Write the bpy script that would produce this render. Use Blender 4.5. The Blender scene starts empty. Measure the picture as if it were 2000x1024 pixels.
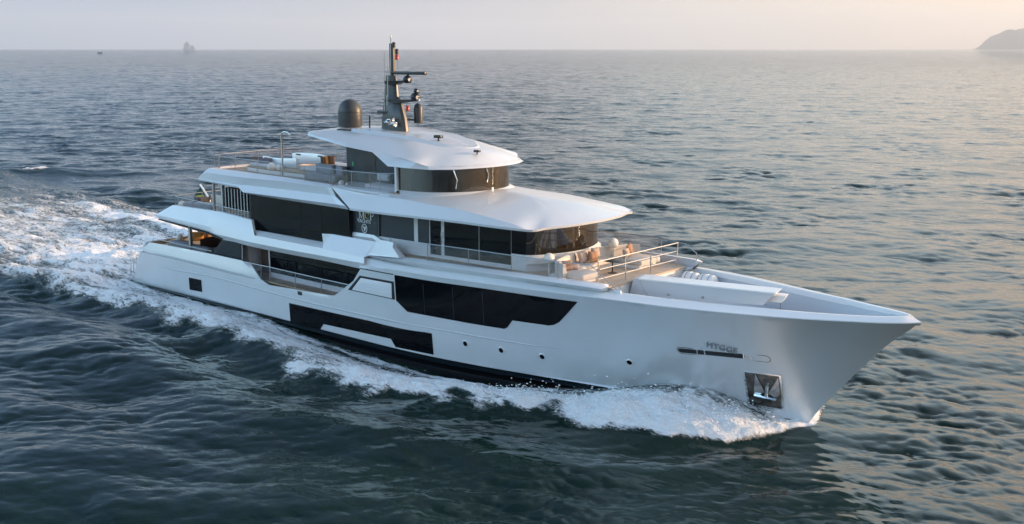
import bpy, bmesh, math, random
import numpy as np
from mathutils import Vector, Matrix
R = math.radians
sc = bpy.context.scene
col = sc.collection

# ---------------------------------------------------------------- camera
cam_d = bpy.data.cameras.new('camera'); cam = bpy.data.objects.new('camera', cam_d); col.objects.link(cam)
_rt = Vector((0.747798, 0.663926, 0.0)); _up = Vector((-0.128016, 0.144188, 0.981235)); _fw = Vector((-0.651467, 0.733765, -0.192817))
cam.matrix_world = Matrix(((_rt.x, _up.x, -_fw.x, 61.748), (_rt.y, _up.y, -_fw.y, -47.574), (_rt.z, _up.z, -_fw.z, 18.0), (0, 0, 0, 1)))
cam_d.sensor_width = 36.0; cam_d.lens = 38.106; cam_d.clip_start = 0.5; cam_d.clip_end = 90000
sc.camera = cam

# ---------------------------------------------------------------- sky and sun
SUN_AZ, SUN_EL = 48.0, 9.0            # degrees: counter-clockwise from the bow, above the horizon
HZ = 1 / .12 / 2.36                      # haze colours below are as seen at exposure 1
HAZE = [(0, (.50, .64, .86)), (.28, (.42, .58, .84)), (.40, (.48, .61, .84)), (.52, (.66, .68, .80)), (.64, (.93, .83, .76)), (1, (1.6, 1.0, .6))]
CLEAR = [(0, (4.2, 4.1, 3.8)), (.17, (3.9, 3.9, 3.7)), (.36, (.29, .46, .64)), (.57, (.27, .41, .50)), (.64, (2.0, 1.85, 1.65)), (.74, (4.2, 3.4, 2.65)), (1, (4.0, 2.9, 2.1))]
HAZE = [(p_, tuple(v * HZ for v in c_)) for p_, c_ in HAZE]
sc.world = bpy.data.worlds.new('World'); sc.world.use_nodes = True
wt = sc.world.node_tree; bg = wt.nodes['Background']
sky = wt.nodes.new('ShaderNodeTexSky'); sky.sky_type = 'NISHITA'; sky.sun_disc = False
sky.sun_elevation = R(SUN_EL); sky.sun_rotation = R(90 - SUN_AZ)
sky.altitude = 0; sky.air_density = 1.0; sky.dust_density = 1.0; sky.ozone_density = 2.0
# a hazy evening: the clear sky veiled by pale haze, lilac away from the sun and cream towards it
def wn(t_, **k):
    n = wt.nodes.new(t_)
    for a, v in k.items(): setattr(n, a, v)
    return n
def wmath(op, a, b):
    q = wn('ShaderNodeMath', operation=op)
    for i, v in enumerate((a, b)):
        if isinstance(v, (int, float)): q.inputs[i].default_value = v
        else: wt.links.new(v, q.inputs[i])
    return q.outputs[0]
wg = wn('ShaderNodeTexCoord'); sep = wn('ShaderNodeSeparateXYZ'); wt.links.new(wg.outputs['Generated'], sep.inputs[0])
dt = wn('ShaderNodeVectorMath', operation='DOT_PRODUCT'); wt.links.new(wg.outputs['Generated'], dt.inputs[0]); dt.inputs[1].default_value = (math.cos(R(SUN_AZ)), math.sin(R(SUN_AZ)), .12)
hr = wn('ShaderNodeValToRGB'); cr = hr.color_ramp
for e, (p_, c_) in zip([cr.elements[0], cr.elements[1]] + [cr.elements.new(.5) for _ in range(4)], HAZE): e.position = p_; e.color = (*c_, 1)
wt.links.new(wmath('MULTIPLY_ADD', dt.outputs['Value'], .5), hr.inputs['Fac'])
hr.inputs['Fac'].links[0].from_node.inputs[2].default_value = .5
el = wn('ShaderNodeMapRange'); el.interpolation_type = 'SMOOTHERSTEP'; el.inputs['From Min'].default_value = -.02; el.inputs['From Max'].default_value = .27; el.inputs['To Min'].default_value = .93; el.inputs['To Max'].default_value = .12
sr = wn('ShaderNodeMapRange'); sr.interpolation_type = 'SMOOTHSTEP'; sr.inputs['From Min'].default_value = .5; sr.inputs['From Max'].default_value = .9; sr.inputs['To Max'].default_value = .22
wt.links.new(hr.inputs['Fac'].links[0].from_socket, sr.inputs[0]); wt.links.new(wmath('SUBTRACT', sep.outputs['Z'], sr.outputs[0]), el.inputs[0])
clear = wn('ShaderNodeMix', data_type='RGBA', blend_type='MULTIPLY'); clear.inputs[0].default_value = 1; wt.links.new(sky.outputs[0], clear.inputs[6]); br = wn('ShaderNodeValToRGB'); cb_ = br.color_ramp                     # the dome is brightest opposite the sun
for e, (p_, c_) in zip([cb_.elements[0], cb_.elements[1]] + [cb_.elements.new(.5) for _ in range(len(CLEAR) - 2)], CLEAR): e.position = p_; e.color = (*c_, 1)
wt.links.new(hr.inputs['Fac'].links[0].from_socket, br.inputs['Fac']); wt.links.new(br.outputs[0], clear.inputs[7])
mixs = wn('ShaderNodeMix', data_type='RGBA'); wt.links.new(el.outputs[0], mixs.inputs[0]); wt.links.new(clear.outputs[2], mixs.inputs[6]); wt.links.new(hr.outputs[0], mixs.inputs[7])
wt.links.new(mixs.outputs[2], bg.inputs[0]); bg.inputs[1].default_value = 0.12
sun_d = bpy.data.lights.new('sun', 'SUN'); sun = bpy.data.objects.new('sun', sun_d); col.objects.link(sun)
sun_d.energy = 2.7; sun_d.angle = R(0.6); sun_d.color = (1.0, 0.68, 0.42)
_sd = Vector((math.cos(R(SUN_AZ)) * math.cos(R(SUN_EL)), math.sin(R(SUN_AZ)) * math.cos(R(SUN_EL)), math.sin(R(SUN_EL))))
sun.rotation_euler = _sd.to_track_quat('Z', 'Y').to_euler()
sun.location = _sd * 200
sc.view_settings.view_transform = 'Standard'; sc.view_settings.look = 'None'
sc.view_settings.exposure = 1.28; sc.view_settings.gamma = 1.0

# ---------------------------------------------------------------- materials
def new_mat(name):
    m = bpy.data.materials.new(name); m.use_nodes = True
    return m, m.node_tree, m.node_tree.nodes['Principled BSDF']
def mat(name, colour, rough=0.5, metal=0.0, coat=0.0, bump=None, vary=0.0, vscale=3.0, spec=0.5):
    m, t, p = new_mat(name)
    p.inputs['Base Color'].default_value = (*colour, 1); p.inputs['Roughness'].default_value = rough
    p.inputs['Metallic'].default_value = metal; p.inputs['Coat Weight'].default_value = coat
    p.inputs['Coat Roughness'].default_value = 0.05; p.inputs['Specular IOR Level'].default_value = spec
    tc = t.nodes.new('ShaderNodeTexCoord')
    if vary:
        n = t.nodes.new('ShaderNodeTexNoise'); n.inputs['Scale'].default_value = vscale; n.inputs['Detail'].default_value = 5
        t.links.new(tc.outputs['Object'], n.inputs['Vector'])
        r = t.nodes.new('ShaderNodeValToRGB'); r.color_ramp.elements[0].position = .3; r.color_ramp.elements[1].position = .7
        r.color_ramp.elements[0].color = (*[c * (1 - vary) for c in colour], 1); r.color_ramp.elements[1].color = (*[min(1, c * (1 + vary)) for c in colour], 1)
        t.links.new(n.outputs['Fac'], r.inputs['Fac']); t.links.new(r.outputs['Color'], p.inputs['Base Color'])
    if bump:
        n2 = t.nodes.new('ShaderNodeTexNoise'); n2.inputs['Scale'].default_value = bump[0]; n2.inputs['Detail'].default_value = 4
        t.links.new(tc.outputs['Object'], n2.inputs['Vector'])
        b = t.nodes.new('ShaderNodeBump'); b.inputs['Strength'].default_value = bump[1]; b.inputs['Distance'].default_value = bump[2]
        t.links.new(n2.outputs['Fac'], b.inputs['Height']); t.links.new(b.outputs['Normal'], p.inputs['Normal'])
    return m
def glass_mat(name, tint, reflect):
    m = bpy.data.materials.new(name); m.use_nodes = True; t = m.node_tree; t.nodes.clear()
    o = t.nodes.new('ShaderNodeOutputMaterial'); mx = t.nodes.new('ShaderNodeMixShader')
    tr = t.nodes.new('ShaderNodeBsdfTransparent'); tr.inputs[0].default_value = (*tint, 1)
    gl = t.nodes.new('ShaderNodeBsdfGlossy'); gl.inputs['Roughness'].default_value = 0.01
    mx.inputs[0].default_value = reflect
    t.links.new(tr.outputs[0], mx.inputs[1]); t.links.new(gl.outputs[0], mx.inputs[2])
    t.links.new(mx.outputs[0], o.inputs[0]); return m
M = {}
M['hull'] = mat('hull_paint', (.73, .75, .765), .32, metal=.32, coat=.4, vary=.02, vscale=.6, bump=(.35, .05, .15))
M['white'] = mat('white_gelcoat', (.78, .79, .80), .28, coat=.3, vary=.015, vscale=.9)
M['roof'] = mat('roof_gelcoat', (.68, .68, .685), .22, coat=.5, vary=.01, vscale=.5)
M['offwhite'] = mat('white_moulding', (.74, .74, .73), .4)
M['rib'] = mat('rib_paint', (.56, .58, .60), .4)
M['litteak'] = mat('sunlit_teak', (.50, .39, .29), .6, vary=.12, vscale=2.5)  # teak lightened to carry the sunlight on the forward terrace
M['lining'] = mat('inner_bulwark_shade', (.50, .54, .58), .45)  # darker bluish grey, the shade of the inner bulwark put into its colour
M['crane'] = mat('crane_shade', (.56, .57, .59), .4)  # boom sides greyed so their shading shows against the white top
M['glass'] = mat('tinted_glass', (.003, .004, .0055), .025, bump=(.22, .035, .3), spec=.11)
M['bow_glass'] = mat('tinted_amber_reflection', (.018, .013, .007), .05, bump=(.6, .03, .2)); M['bow_glass'].node_tree.nodes['Principled BSDF'].inputs['IOR'].default_value = 1.9  # dark tinted panes, base warmed to carry the amber reflection
M['darkpanel'] = mat('dark_grey_panel', (.022, .03, .038), .45)
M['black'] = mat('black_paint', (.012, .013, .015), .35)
M['bottom'] = mat('antifouling', (.006, .007, .01), .5)
M['stripe'] = mat('boot_stripe', (.02, .04, .055), .35)
M['greystripe'] = mat('grey_line', (.45, .47, .48), .35)
M['mast'] = mat('mast_grey', (.034, .034, .033), .38, coat=.2)
M['dome'] = mat('dome_grey', (.045, .047, .046), .42)
M['steel'] = mat('polished_steel', (.62, .60, .58), .14, metal=1.0)
M['dullsteel'] = mat('brushed_steel', (.40, .41, .42), .35, metal=1.0)
M['rail'] = mat('rail_alloy', (.33, .33, .34), .3, metal=.8)
M['railglass'] = glass_mat('rail_glass', (.91, .91, .93), .045)
M['teak'] = mat('teak', (.36, .25, .15), .55, vary=.16, vscale=2.2)
M['fabric'] = mat('cream_fabric', (.62, .56, .49), .85, bump=(60, .25, .01), vary=.05)
M['greyfabric'] = mat('grey_fabric', (.27, .27, .29), .9, bump=(60, .25, .01), vary=.06)
M['palefabric'] = mat('pale_grey_fabric', (.55, .54, .54), .9, bump=(60, .25, .01), vary=.05)
M['mauve'] = mat('mauve_fabric', (.17, .145, .165), .9, vary=.08)
M['brown'] = mat('brown_fabric', (.36, .19, .105), .85, vary=.1)
M['taupe'] = mat('taupe_fabric', (.46, .345, .28), .85, vary=.06)
M['darkbrown'] = mat('dark_brown_fabric', (.11, .065, .045), .85, vary=.1)
M['orange'] = mat('orange_fabric', (.62, .26, .055), .8, vary=.06)
M['globe'] = mat('frosted_globe', (.84, .78, .70), .45)
M['red'] = mat('red_lens', (.42, .02, .015), .25)
M['chrome'] = mat('chrome', (.80, .80, .80), .08, metal=1.0)
M['darksteel'] = mat('stained_steel', (.20, .185, .165), .22, metal=1.0, vary=.45, vscale=3.5)
M['letter'] = mat('white_letter', (.82, .82, .80), .5)
M['yellow'] = mat('yellow_letter', (.75, .72, .12), .5)
M['name'] = mat('name_relief', (.30, .33, .36), .3)
M['flag'] = mat('flag_green', (.012, .075, .045), .8)
M['flagyellow'] = mat('flag_yellow', (.72, .55, .04), .8)
M['green'] = mat('green_sticker', (.08, .45, .16), .5)

# ---------------------------------------------------------------- helpers
def link(name, me, m, parent=None, smooth=None):
    o = bpy.data.objects.new(name, me)
    if m is not None: me.materials.append(m)
    if parent is not None: o.parent = parent
    if smooth is not None and len(me.polygons):
        me.polygons.foreach_set('use_smooth', [True] * len(me.polygons))
        me.set_sharp_from_angle(angle=R(smooth))
    col.objects.link(o); return o
def finish(bm, name, m, parent=None, smooth=None, bevel=None, weld=1e-4, recalc=True):
    if weld: bmesh.ops.remove_doubles(bm, verts=bm.verts, dist=weld)
    if recalc: bmesh.ops.recalc_face_normals(bm, faces=bm.faces)
    if bevel: bmesh.ops.bevel(bm, geom=[e for e in bm.edges if len(e.link_faces) == 2 and e.calc_face_angle(0) > R(28)], offset=bevel, segments=2, affect='EDGES', profile=.5, clamp_overlap=True)
    me = bpy.data.meshes.new(name); bm.to_mesh(me); bm.free()
    return link(name, me, m, parent, smooth if smooth is not None else 32)
def face(bm, pts):
    return bm.faces.new([bm.verts.new(p) for p in pts])
def mirrored(pts): return [(p[0], -p[1], p[2]) for p in pts]
def b_box(bm, c, s, rz=0.0, tilt=None):
    mt = Matrix.Translation(c) @ Matrix.Rotation(rz, 4, 'Z')
    if tilt: mt = mt @ Matrix.Rotation(tilt[0], 4, tilt[1])
    return bmesh.ops.create_cube(bm, size=1, matrix=mt @ Matrix.Diagonal((*s, 1)))['verts']
def b_tube(bm, pts, r, n=8, closed=False):
    pts = [Vector(p) for p in pts]; rings = []; k = len(pts); ref = None
    for i, p in enumerate(pts):
        a = pts[(i - 1) % k] if (closed or i) else p; b = pts[(i + 1) % k] if (closed or i < k - 1) else p
        d = (b - a)
        if d.length < 1e-6: d = Vector((0, 0, 1))
        d.normalize()
        if ref is None: ref = Vector((0, 0, 1)) if abs(d.z) < .9 else Vector((1, 0, 0))
        u = (ref - d * ref.dot(d)).normalized(); v = d.cross(u); ref = u
        rr = r[i] if isinstance(r, (list, tuple)) else r
        rings.append([bm.verts.new(p + u * rr * math.cos(2 * math.pi * j / n) + v * rr * math.sin(2 * math.pi * j / n)) for j in range(n)])
    for i in range(k if closed else k - 1):
        A, B = rings[i], rings[(i + 1) % k]
        for j in range(n): bm.faces.new((A[j], A[(j + 1) % n], B[(j + 1) % n], B[j]))
    if not closed:
        bm.faces.new(rings[0][::-1]); bm.faces.new(rings[-1])
def b_lathe(bm, prof, c, n=24, axis='Z'):
    rings = []
    for r, z in prof:
        if r < 1e-5: rings.append([bm.verts.new((0, 0, z))] * n)
        else: rings.append([bm.verts.new((r * math.cos(2 * math.pi * j / n), r * math.sin(2 * math.pi * j / n), z)) for j in range(n)])
    for A, B in zip(rings, rings[1:]):
        for j in range(n):
            q = [A[j], A[(j + 1) % n], B[(j + 1) % n], B[j]]; u = []
            for w in q:
                if w not in u: u.append(w)
            if len(u) > 2: bm.faces.new(u)
    for e, A in ((0, rings[0]), (-1, rings[-1])):
        if prof[e][0] >= 1e-5: bm.faces.new(A[::-1] if e == 0 else A)
    vs = {v for A in rings for v in A}
    rot = {'Z': Matrix(), 'Y': Matrix.Rotation(R(90), 4, 'X'), 'X': Matrix.Rotation(R(90), 4, 'Y')}[axis]
    bmesh.ops.transform(bm, matrix=Matrix.Translation(c) @ rot, verts=list(vs))
def b_prism(bm, pts, vec):
    v = Vector(vec); A = [bm.verts.new(p) for p in pts]; B = [bm.verts.new(Vector(p) + v) for p in pts]
    n = len(A)
    bm.faces.new(A); bm.faces.new(B[::-1])
    for i in range(n): bm.faces.new((A[i], B[i], B[(i + 1) % n], A[(i + 1) % n]))
def b_loft(bm, rings, closed=True, caps=True):
    V = [[bm.verts.new(p) for p in r] for r in rings]; n = len(V[0])
    for A, B in zip(V, V[1:]):
        for j in range(n if closed else n - 1): bm.faces.new((A[j], A[(j + 1) % n], B[(j + 1) % n], B[j]))
    if caps and closed: bm.faces.new(V[0][::-1]); bm.faces.new(V[-1])
def tube(name, pts, r, m, parent=None, n=8, closed=False):
    bm = bmesh.new(); b_tube(bm, pts, r, n, closed); return finish(bm, name, m, parent, 40)
def box(name, c, s, m, parent=None, rz=0.0, bevel=None, tilt=None):
    bm = bmesh.new(); b_box(bm, c, s, rz, tilt); return finish(bm, name, m, parent, 32, bevel)
def prism(name, pts, vec, m, parent=None, bevel=None):
    bm = bmesh.new(); b_prism(bm, pts, vec); return finish(bm, name, m, parent, 32, bevel)
def lathe(name, prof, c, m, parent=None, n=24, axis='Z'):
    bm = bmesh.new(); b_lathe(bm, prof, c, n, axis); return finish(bm, name, m, parent, 40)
def loft(name, rings, m, parent=None, closed=True, caps=True, mirror=False, smooth=28, bevel=None):
    bm = bmesh.new(); b_loft(bm, rings, closed, caps)
    if mirror: b_loft(bm, [mirrored(r) for r in rings], closed, caps)
    return finish(bm, name, m, parent, smooth, bevel)
def plates(name, polys, depth, m, parent=None, mirror=False, bevel=None, smooth=20):
    """flat-faced panels joined along shared edges, given a thickness inboard"""
    bm = bmesh.new()
    for p in polys: face(bm, p)
    bmesh.ops.remove_doubles(bm, verts=bm.verts, dist=2e-3)
    r = bmesh.ops.extrude_face_region(bm, geom=list(bm.faces))
    for v in [g for g in r['geom'] if isinstance(g, bmesh.types.BMVert)]: v.co += Vector(depth)
    if mirror:
        d = bmesh.ops.duplicate(bm, geom=list(bm.verts) + list(bm.edges) + list(bm.faces))
        for v in [g for g in d['geom'] if isinstance(g, bmesh.types.BMVert)]: v.co.y = -v.co.y
    return finish(bm, name, m, parent, smooth, bevel, weld=None)
def thing(name, label, cat, loc=(0, 0, 0), group=None):
    o = bpy.data.objects.new(name, None); o.location = loc; o.empty_display_size = .3; col.objects.link(o)
    o['label'] = label; o['category'] = cat
    if group: o['group'] = group
    return o
def tag(o, label, cat, group=None):
    o['label'] = label; o['category'] = cat
    if group: o['group'] = group
    return o
def interp(tab,x):
    if x<=tab[0][0]: return tab[0][1]
    for (a,va),(b,vb) in zip(tab,tab[1:]):
        if x<=b: return va+(vb-va)*(x-a)/(b-a)
    return tab[-1][1]
def smooth_tab(tab,n=6):
    # Catmull-Rom resampling of a 1-D table so the lines of the hull stay fair
    out=[]
    for i in range(len(tab)-1):
        x1,y1=tab[i]; x2,y2=tab[i+1]
        m1=(y2-y1)/(x2-x1) if i==0 else (y2-tab[i-1][1])/(x2-tab[i-1][0])
        m2=(y2-y1)/(x2-x1) if i+2>=len(tab) else (tab[i+2][1]-y1)/(tab[i+2][0]-x1)
        for k in range(n):
            t=k/n; h=x2-x1
            out.append((x1+t*h,(2*t**3-3*t*t+1)*y1+(t**3-2*t*t+t)*h*m1+(3*t*t-2*t**3)*y2+(t**3-t*t)*h*m2))
    out.append(tab[-1]); return out
B1=smooth_tab([(-17,5.05),(-12,5.25),(0,5.38),(12,5.42),(20,5.4),(25,5.33),(28,5.2),(30,5.0),(33.4,4.45),(37.1,3.4),(39.45,2.55),(41.2,1.8),(42.4,1.25),(43.45,.55),(44,0)])
B0=smooth_tab([(-17,4.8),(-10,5.05),(0,5.12),(11,5.12),(16,4.95),(19.8,4.5),(23.2,3.85),(27.15,2.8),(31,1.75),(35,.85),(39,0)])
STEM=smooth_tab([(-2,37.8),(0,39.0),(.43,39.25),(2.1,40.52),(3.2,41.42),(4.3,42.34),(5.19,43.24),(5.8,44.0),(6.3,44.6)])
def stem(z): return interp(STEM,z)
def hb(x,z):
    xs=stem(z)
    if x>=xs: return 0.0
    if x>20:
        q=(x-20)/(xs-20); x1=20+q*24; x0=20+q*19
    else: x1=x0=x
    b0=interp(B0,x0); b1=interp(B1,x1)
    t=z/5.75
    if t<=0: return b0*(1-.06*z*z)
    p=1.0+.25*min(1,max(0,(x-16)/14))
    return b0+(b1-b0)*t**p


# ---------------------------------------------------------------- the sea
rng = np.random.default_rng(7)
def ocean_tile(n, size, wind, lo, hi, rms, chop, align=2.0):
    """a periodic sea patch: height and sideways shift, built from a wind-wave spectrum"""
    k1 = 2 * np.pi * np.fft.fftfreq(n, size / n); kx, ky = np.meshgrid(k1, k1, indexing='ij')
    k = np.hypot(kx, ky); k[0, 0] = 1
    w = np.array([math.cos(R(wind)), math.sin(R(wind))]); d = (kx * w[0] + ky * w[1]) / k
    lam = 2 * np.pi / k
    S = np.where((lam > lo) & (lam < hi), k ** -3.9 * np.exp(-(lam / (hi * .62)) ** 2) * (.12 + np.abs(d) ** align), 0); S[0, 0] = 0
    a = np.sqrt(S) * (rng.normal(size=(n, n)) + 1j * rng.normal(size=(n, n)))
    h = np.real(np.fft.ifft2(a)); s = rms / h.std()
    dx = np.real(np.fft.ifft2(-1j * kx / k * a)) * s * chop; dy = np.real(np.fft.ifft2(-1j * ky / k * a)) * s * chop
    return h * s, dx, dy, size
def sample(t, x, y, ang):
    h, dx, dy, size = t; n = h.shape[0]; c_, s_ = math.cos(R(ang)), math.sin(R(ang))
    u = ((x * c_ + y * s_) / size * n) % n; v = ((-x * s_ + y * c_) / size * n) % n
    i = u.astype(int) % n; j = v.astype(int) % n; fu = u - np.floor(u); fv = v - np.floor(v); i1 = (i + 1) % n; j1 = (j + 1) % n
    f = lambda a: a[i, j] * (1 - fu) * (1 - fv) + a[i1, j] * fu * (1 - fv) + a[i, j1] * (1 - fu) * fv + a[i1, j1] * fu * fv
    H, DX, DY = f(h), f(dx), f(dy)
    return H, DX * c_ - DY * s_, DX * s_ + DY * c_
def vnoise(x, y, seed=0):
    r = np.random.default_rng(seed).random((256, 256)); i = np.floor(x).astype(int); j = np.floor(y).astype(int); u = x - i; v = y - j
    u = u * u * (3 - 2 * u); v = v * v * (3 - 2 * v); g = lambda a, b: r[a % 256, b % 256]
    return g(i, j) * (1 - u) * (1 - v) + g(i + 1, j) * u * (1 - v) + g(i, j + 1) * (1 - u) * v + g(i + 1, j + 1) * u * v
def fbm(x, y, seed=0, o=4):
    s = 0; a = .5
    for q in range(o): s = s + a * vnoise(x * 2 ** q + 17 * q, y * 2 ** q + 5 * q, seed + q); a /= 2
    return s
def sstep(a, b, x): t = np.clip((x - a) / (b - a), 0, 1); return t * t * (3 - 2 * t)
CX, CY = 61.7, -47.6
ang = [0.0]
view = R(131.6)
# rings and spokes: fine where the photograph looks closely, coarser far off and behind
r_ = [6.0]
while r_[-1] < 60000:
    q = r_[-1]; r_.append(q + max(.0026 * q if q < 260 else .0026 * q * (q / 260) ** .55, .10))
r_ = np.array(r_)
dense = np.arange(-36, 36.001, .125); left = np.arange(-180, -36, .9); right = np.arange(36 + .9, 180, .9)
th = np.radians(np.concatenate([left, dense, right])) + view
RR, TH = np.meshgrid(r_, th, indexing='ij')
X0 = CX + RR * np.cos(TH); Y0 = CY + RR * np.sin(TH)
T1 = ocean_tile(512, 61.0, 112, .7, 8.0, .072, 1.45, 4.0)
T2 = ocean_tile(512, 233.0, 142, 4.0, 40.0, .115, 1.2, 5.0)
T3 = ocean_tile(512, 26.0, 90, .26, 2.0, .019, 1.4, 3)
h1, a1, b1 = sample(T1, X0, Y0, 11); h2, a2, b2 = sample(T2, X0, Y0, -7); h3, a3, b3 = sample(T3, X0, Y0, 33)
f1 = 1 - sstep(350, 1100, RR); f2 = 1 - sstep(1500, 5200, RR); f3 = 1 - sstep(60, 170, RR)
gust = (.45 + .75 * fbm(X0 / 70 + 40, Y0 / 45 + 90, 3, 3)) * (.55 + 1.1 * sstep(.36, .70, fbm(X0 / 9 + 13, Y0 / 9 + 31, 8, 3)))          # calmer and rougher patches
SH = h1 * f1 * gust + h2 * f2 + h3 * f3 * gust; SX = a1 * f1 * gust + a2 * f2 + a3 * f3; SY = b1 * f1 * gust + b2 * f2 + b3 * f3

# the yacht's own waves
AY = np.abs(Y0)
hbx = np.interp(X0, *np.array([(-17, 4.8), (-10, 5.0), (0, 5.1), (11, 5.1), (16, 4.95), (19.8, 4.5), (23.2, 3.85), (27.15, 2.8), (31, 1.75), (35, .85), (39, 0.0), (39.2, 0.0)]).T)
outer = np.interp(X0, *np.array([(-120, 24), (-60, 17), (-35, 13.0), (-25, 11.4), (-19, 10.2), (-11, 9.6), (-6, 9.2), (1, 9.4), (5.4, 9.6), (11, 10.6), (15, 11.0), (19, 10.6), (22.6, 9.3), (26.4, 8.4), (29, 7.3), (32, 7.0), (35, 6.3), (37, 4.8), (38.4, 2.6), (39.2, .2)]).T)
rag = (fbm(X0 / 2.6, Y0 / 2.0, 21, 4) - .47) * 3.4 * np.clip((39.5 - X0) / 6, 0, 1)
outer_r = outer + rag
dist = AY - outer
lenw = np.clip((39.2 - X0) / 4, 0, 1) * np.exp(-np.clip(-X0 - 10, 0, None) / 70)
W = 0.55 * np.exp(-((dist + 1.0) / 1.5) ** 2) * lenw                                  # the breaking ridge
W += -0.34 * np.exp(-((dist - 2.6) / 1.9) ** 2) * lenw + .26 * np.exp(-((dist - 6.6) / 2.2) ** 2) * lenw - .15 * np.exp(-((dist - 11) / 2.4) ** 2) * lenw + .1 * np.exp(-((dist - 15.5) / 2.6) ** 2) * lenw
bowb = np.exp(-((X0 - 33.2) / 3.6) ** 2)
W += bowb * (.75 * np.exp(-((AY - hbx - .2) / 1.6) ** 2) + .85 * np.exp(-((AY - hbx - 2.4) / 2.0) ** 2))
gap = np.exp(-((AY - hbx) / 2.2) ** 2) * sstep(-2, 12, X0) * (1 - sstep(20, 29, X0))
W += -0.55 * gap                                                                     # trough along the waist
stern = sstep(-13, -19, X0)
half = 5.2 + np.clip(-16 - X0, 0, None) * .10
W += stern * (.65 * np.exp(-((X0 + 24) / 6.0) ** 2) * np.exp(-(AY / 5.0) ** 2) + 1.15 * np.exp(-((X0 + 32) / 9) ** 2) * np.exp(-((Y0 - 7.6) / 3.0) ** 2) - .45 * np.exp(-((X0 + 17.5) / 2.2) ** 2) * np.exp(-(AY / 4.6) ** 4))
W += .32 * stern * np.exp(-np.clip(-X0 - 20, 0, None) / 60) * np.sin((X0 + 20) / 3.4 + .15 * AY) * np.exp(-(AY / 15) ** 2)
W += .75 * np.exp(-((X0 + 97 - .5 * (Y0 - 25)) / 4) ** 2 - ((Y0 - 25) / 9) ** 2) + .5 * np.exp(-((X0 + 62 + .6 * (Y0 - 20)) / 4) ** 2 - ((Y0 - 20) / 10) ** 2)

# foam cover, 0 none .. 1 solid
stretch = fbm(X0 / 3.4 + 9, Y0 / 1.25, 51, 5)
band = sstep(.7, -.7, AY - outer_r) * sstep(outer - 5.2, outer - 2.2, AY)
band *= np.where(X0 < -6, np.clip(1 + (X0 + 6) / 55, .35, 1), 1)
inner = sstep(.4, -.3, AY - outer_r) * sstep(hbx - .4, hbx + .6, AY)
film = inner * (.34 + .22 * sstep(8, -4, X0) + .30 * sstep(28, 33, X0))
film *= 1 - .75 * np.exp(-((AY - hbx - 2.6 - .06 * np.clip(22 - X0, 0, 40)) / 1.1) ** 2) * sstep(5, 10, X0) * (1 - sstep(22, 27, X0))
lip = np.exp(-((AY - hbx - .7) / .55) ** 2) * sstep(-8, 6, X0) * (1 - sstep(26, 31, X0)) * .62
F = np.maximum(np.maximum(band * (.64 + .40 * sstep(14, 30, X0)), film), lip) * (X0 < 39.3) * (X0 > -17)
aft_o = sstep(1.2, -1.6, AY - outer_r) * sstep(outer - 7.5, outer - 3, AY) * .62 * np.exp(-np.clip(-17 - X0, 0, None) / 55)
core = sstep(1.5, -1.5, AY - half - rag * .9) * (.44 + .34 * np.exp(-((X0 + 24) / 8) ** 2)) * np.exp(-np.clip(-60 - X0, 0, None) / 60)
port = np.exp(-((Y0 - 8.5 - np.clip(-22 - X0, 0, None) * .11) / 2.6) ** 2) * sstep(-18, -26, X0) * np.exp(-np.clip(-42 - X0, 0, None) / 26) * .95
wash = sstep(2.0, -2.0, AY - outer_r) * .36 * np.exp(-np.clip(-17 - X0, 0, None) / 80)
F = np.where(X0 <= -14.0, np.maximum(F, np.maximum(np.maximum(aft_o, core), np.maximum(port, wash)) * sstep(-13.5, -17.5, X0)), F)
F = np.maximum(F, .95 * np.exp(-((X0 + 97 - .5 * (Y0 - 25)) / .9) ** 2 - ((Y0 - 25) / 1.5) ** 2))
F -= .55 * np.exp(-((X0 - 33.6) / 2.2) ** 2 - ((AY - hbx - 1.5) / .9) ** 2) * np.clip(2.2 * fbm(X0 / .6, Y0 / .6, 95, 3) - .5, 0, 1)
F *= np.clip(.45 + 1.1 * stretch, 0, 1.2)
F = np.clip(F, 0, 1)
calm = 1 - .55 * np.clip(np.maximum(inner * (X0 > -20), 0), 0, 1)
ridge = stern * sstep(.25, .7, F) * (1 - np.abs(2 * fbm(X0 / 7.5 + 3, Y0 / 3.2, 61, 3) - .95)) ** 2 * .5 * np.exp(-np.clip(-30 - X0, 0, None) / 45)
rough = ridge + (fbm(X0 / .55, Y0 / .45, 81, 3) - .45) * .30 * F * f3 + (fbm(X0 / 1.5, Y0 / 1.2, 85, 3) - .45) * .7 * sstep(.3, .8, F) * (1 - sstep(150, 300, RR))
ZZ = SH * calm + W + rough
XX = X0 + SX * calm; YY = Y0 + SY * calm
nr, nt = X0.shape
verts = np.stack([XX, YY, ZZ], -1).reshape(-1, 3)
centre = np.array([[CX, CY, 0.0]])
idx = np.arange(nr * nt).reshape(nr, nt); nxt = np.roll(idx, -1, 1)
quads = np.stack([idx[:-1], idx[1:], nxt[1:], nxt[:-1]], -1).reshape(-1, 4)
fv = F.reshape(-1)
isf = fv[quads].mean(1) > .36
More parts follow.
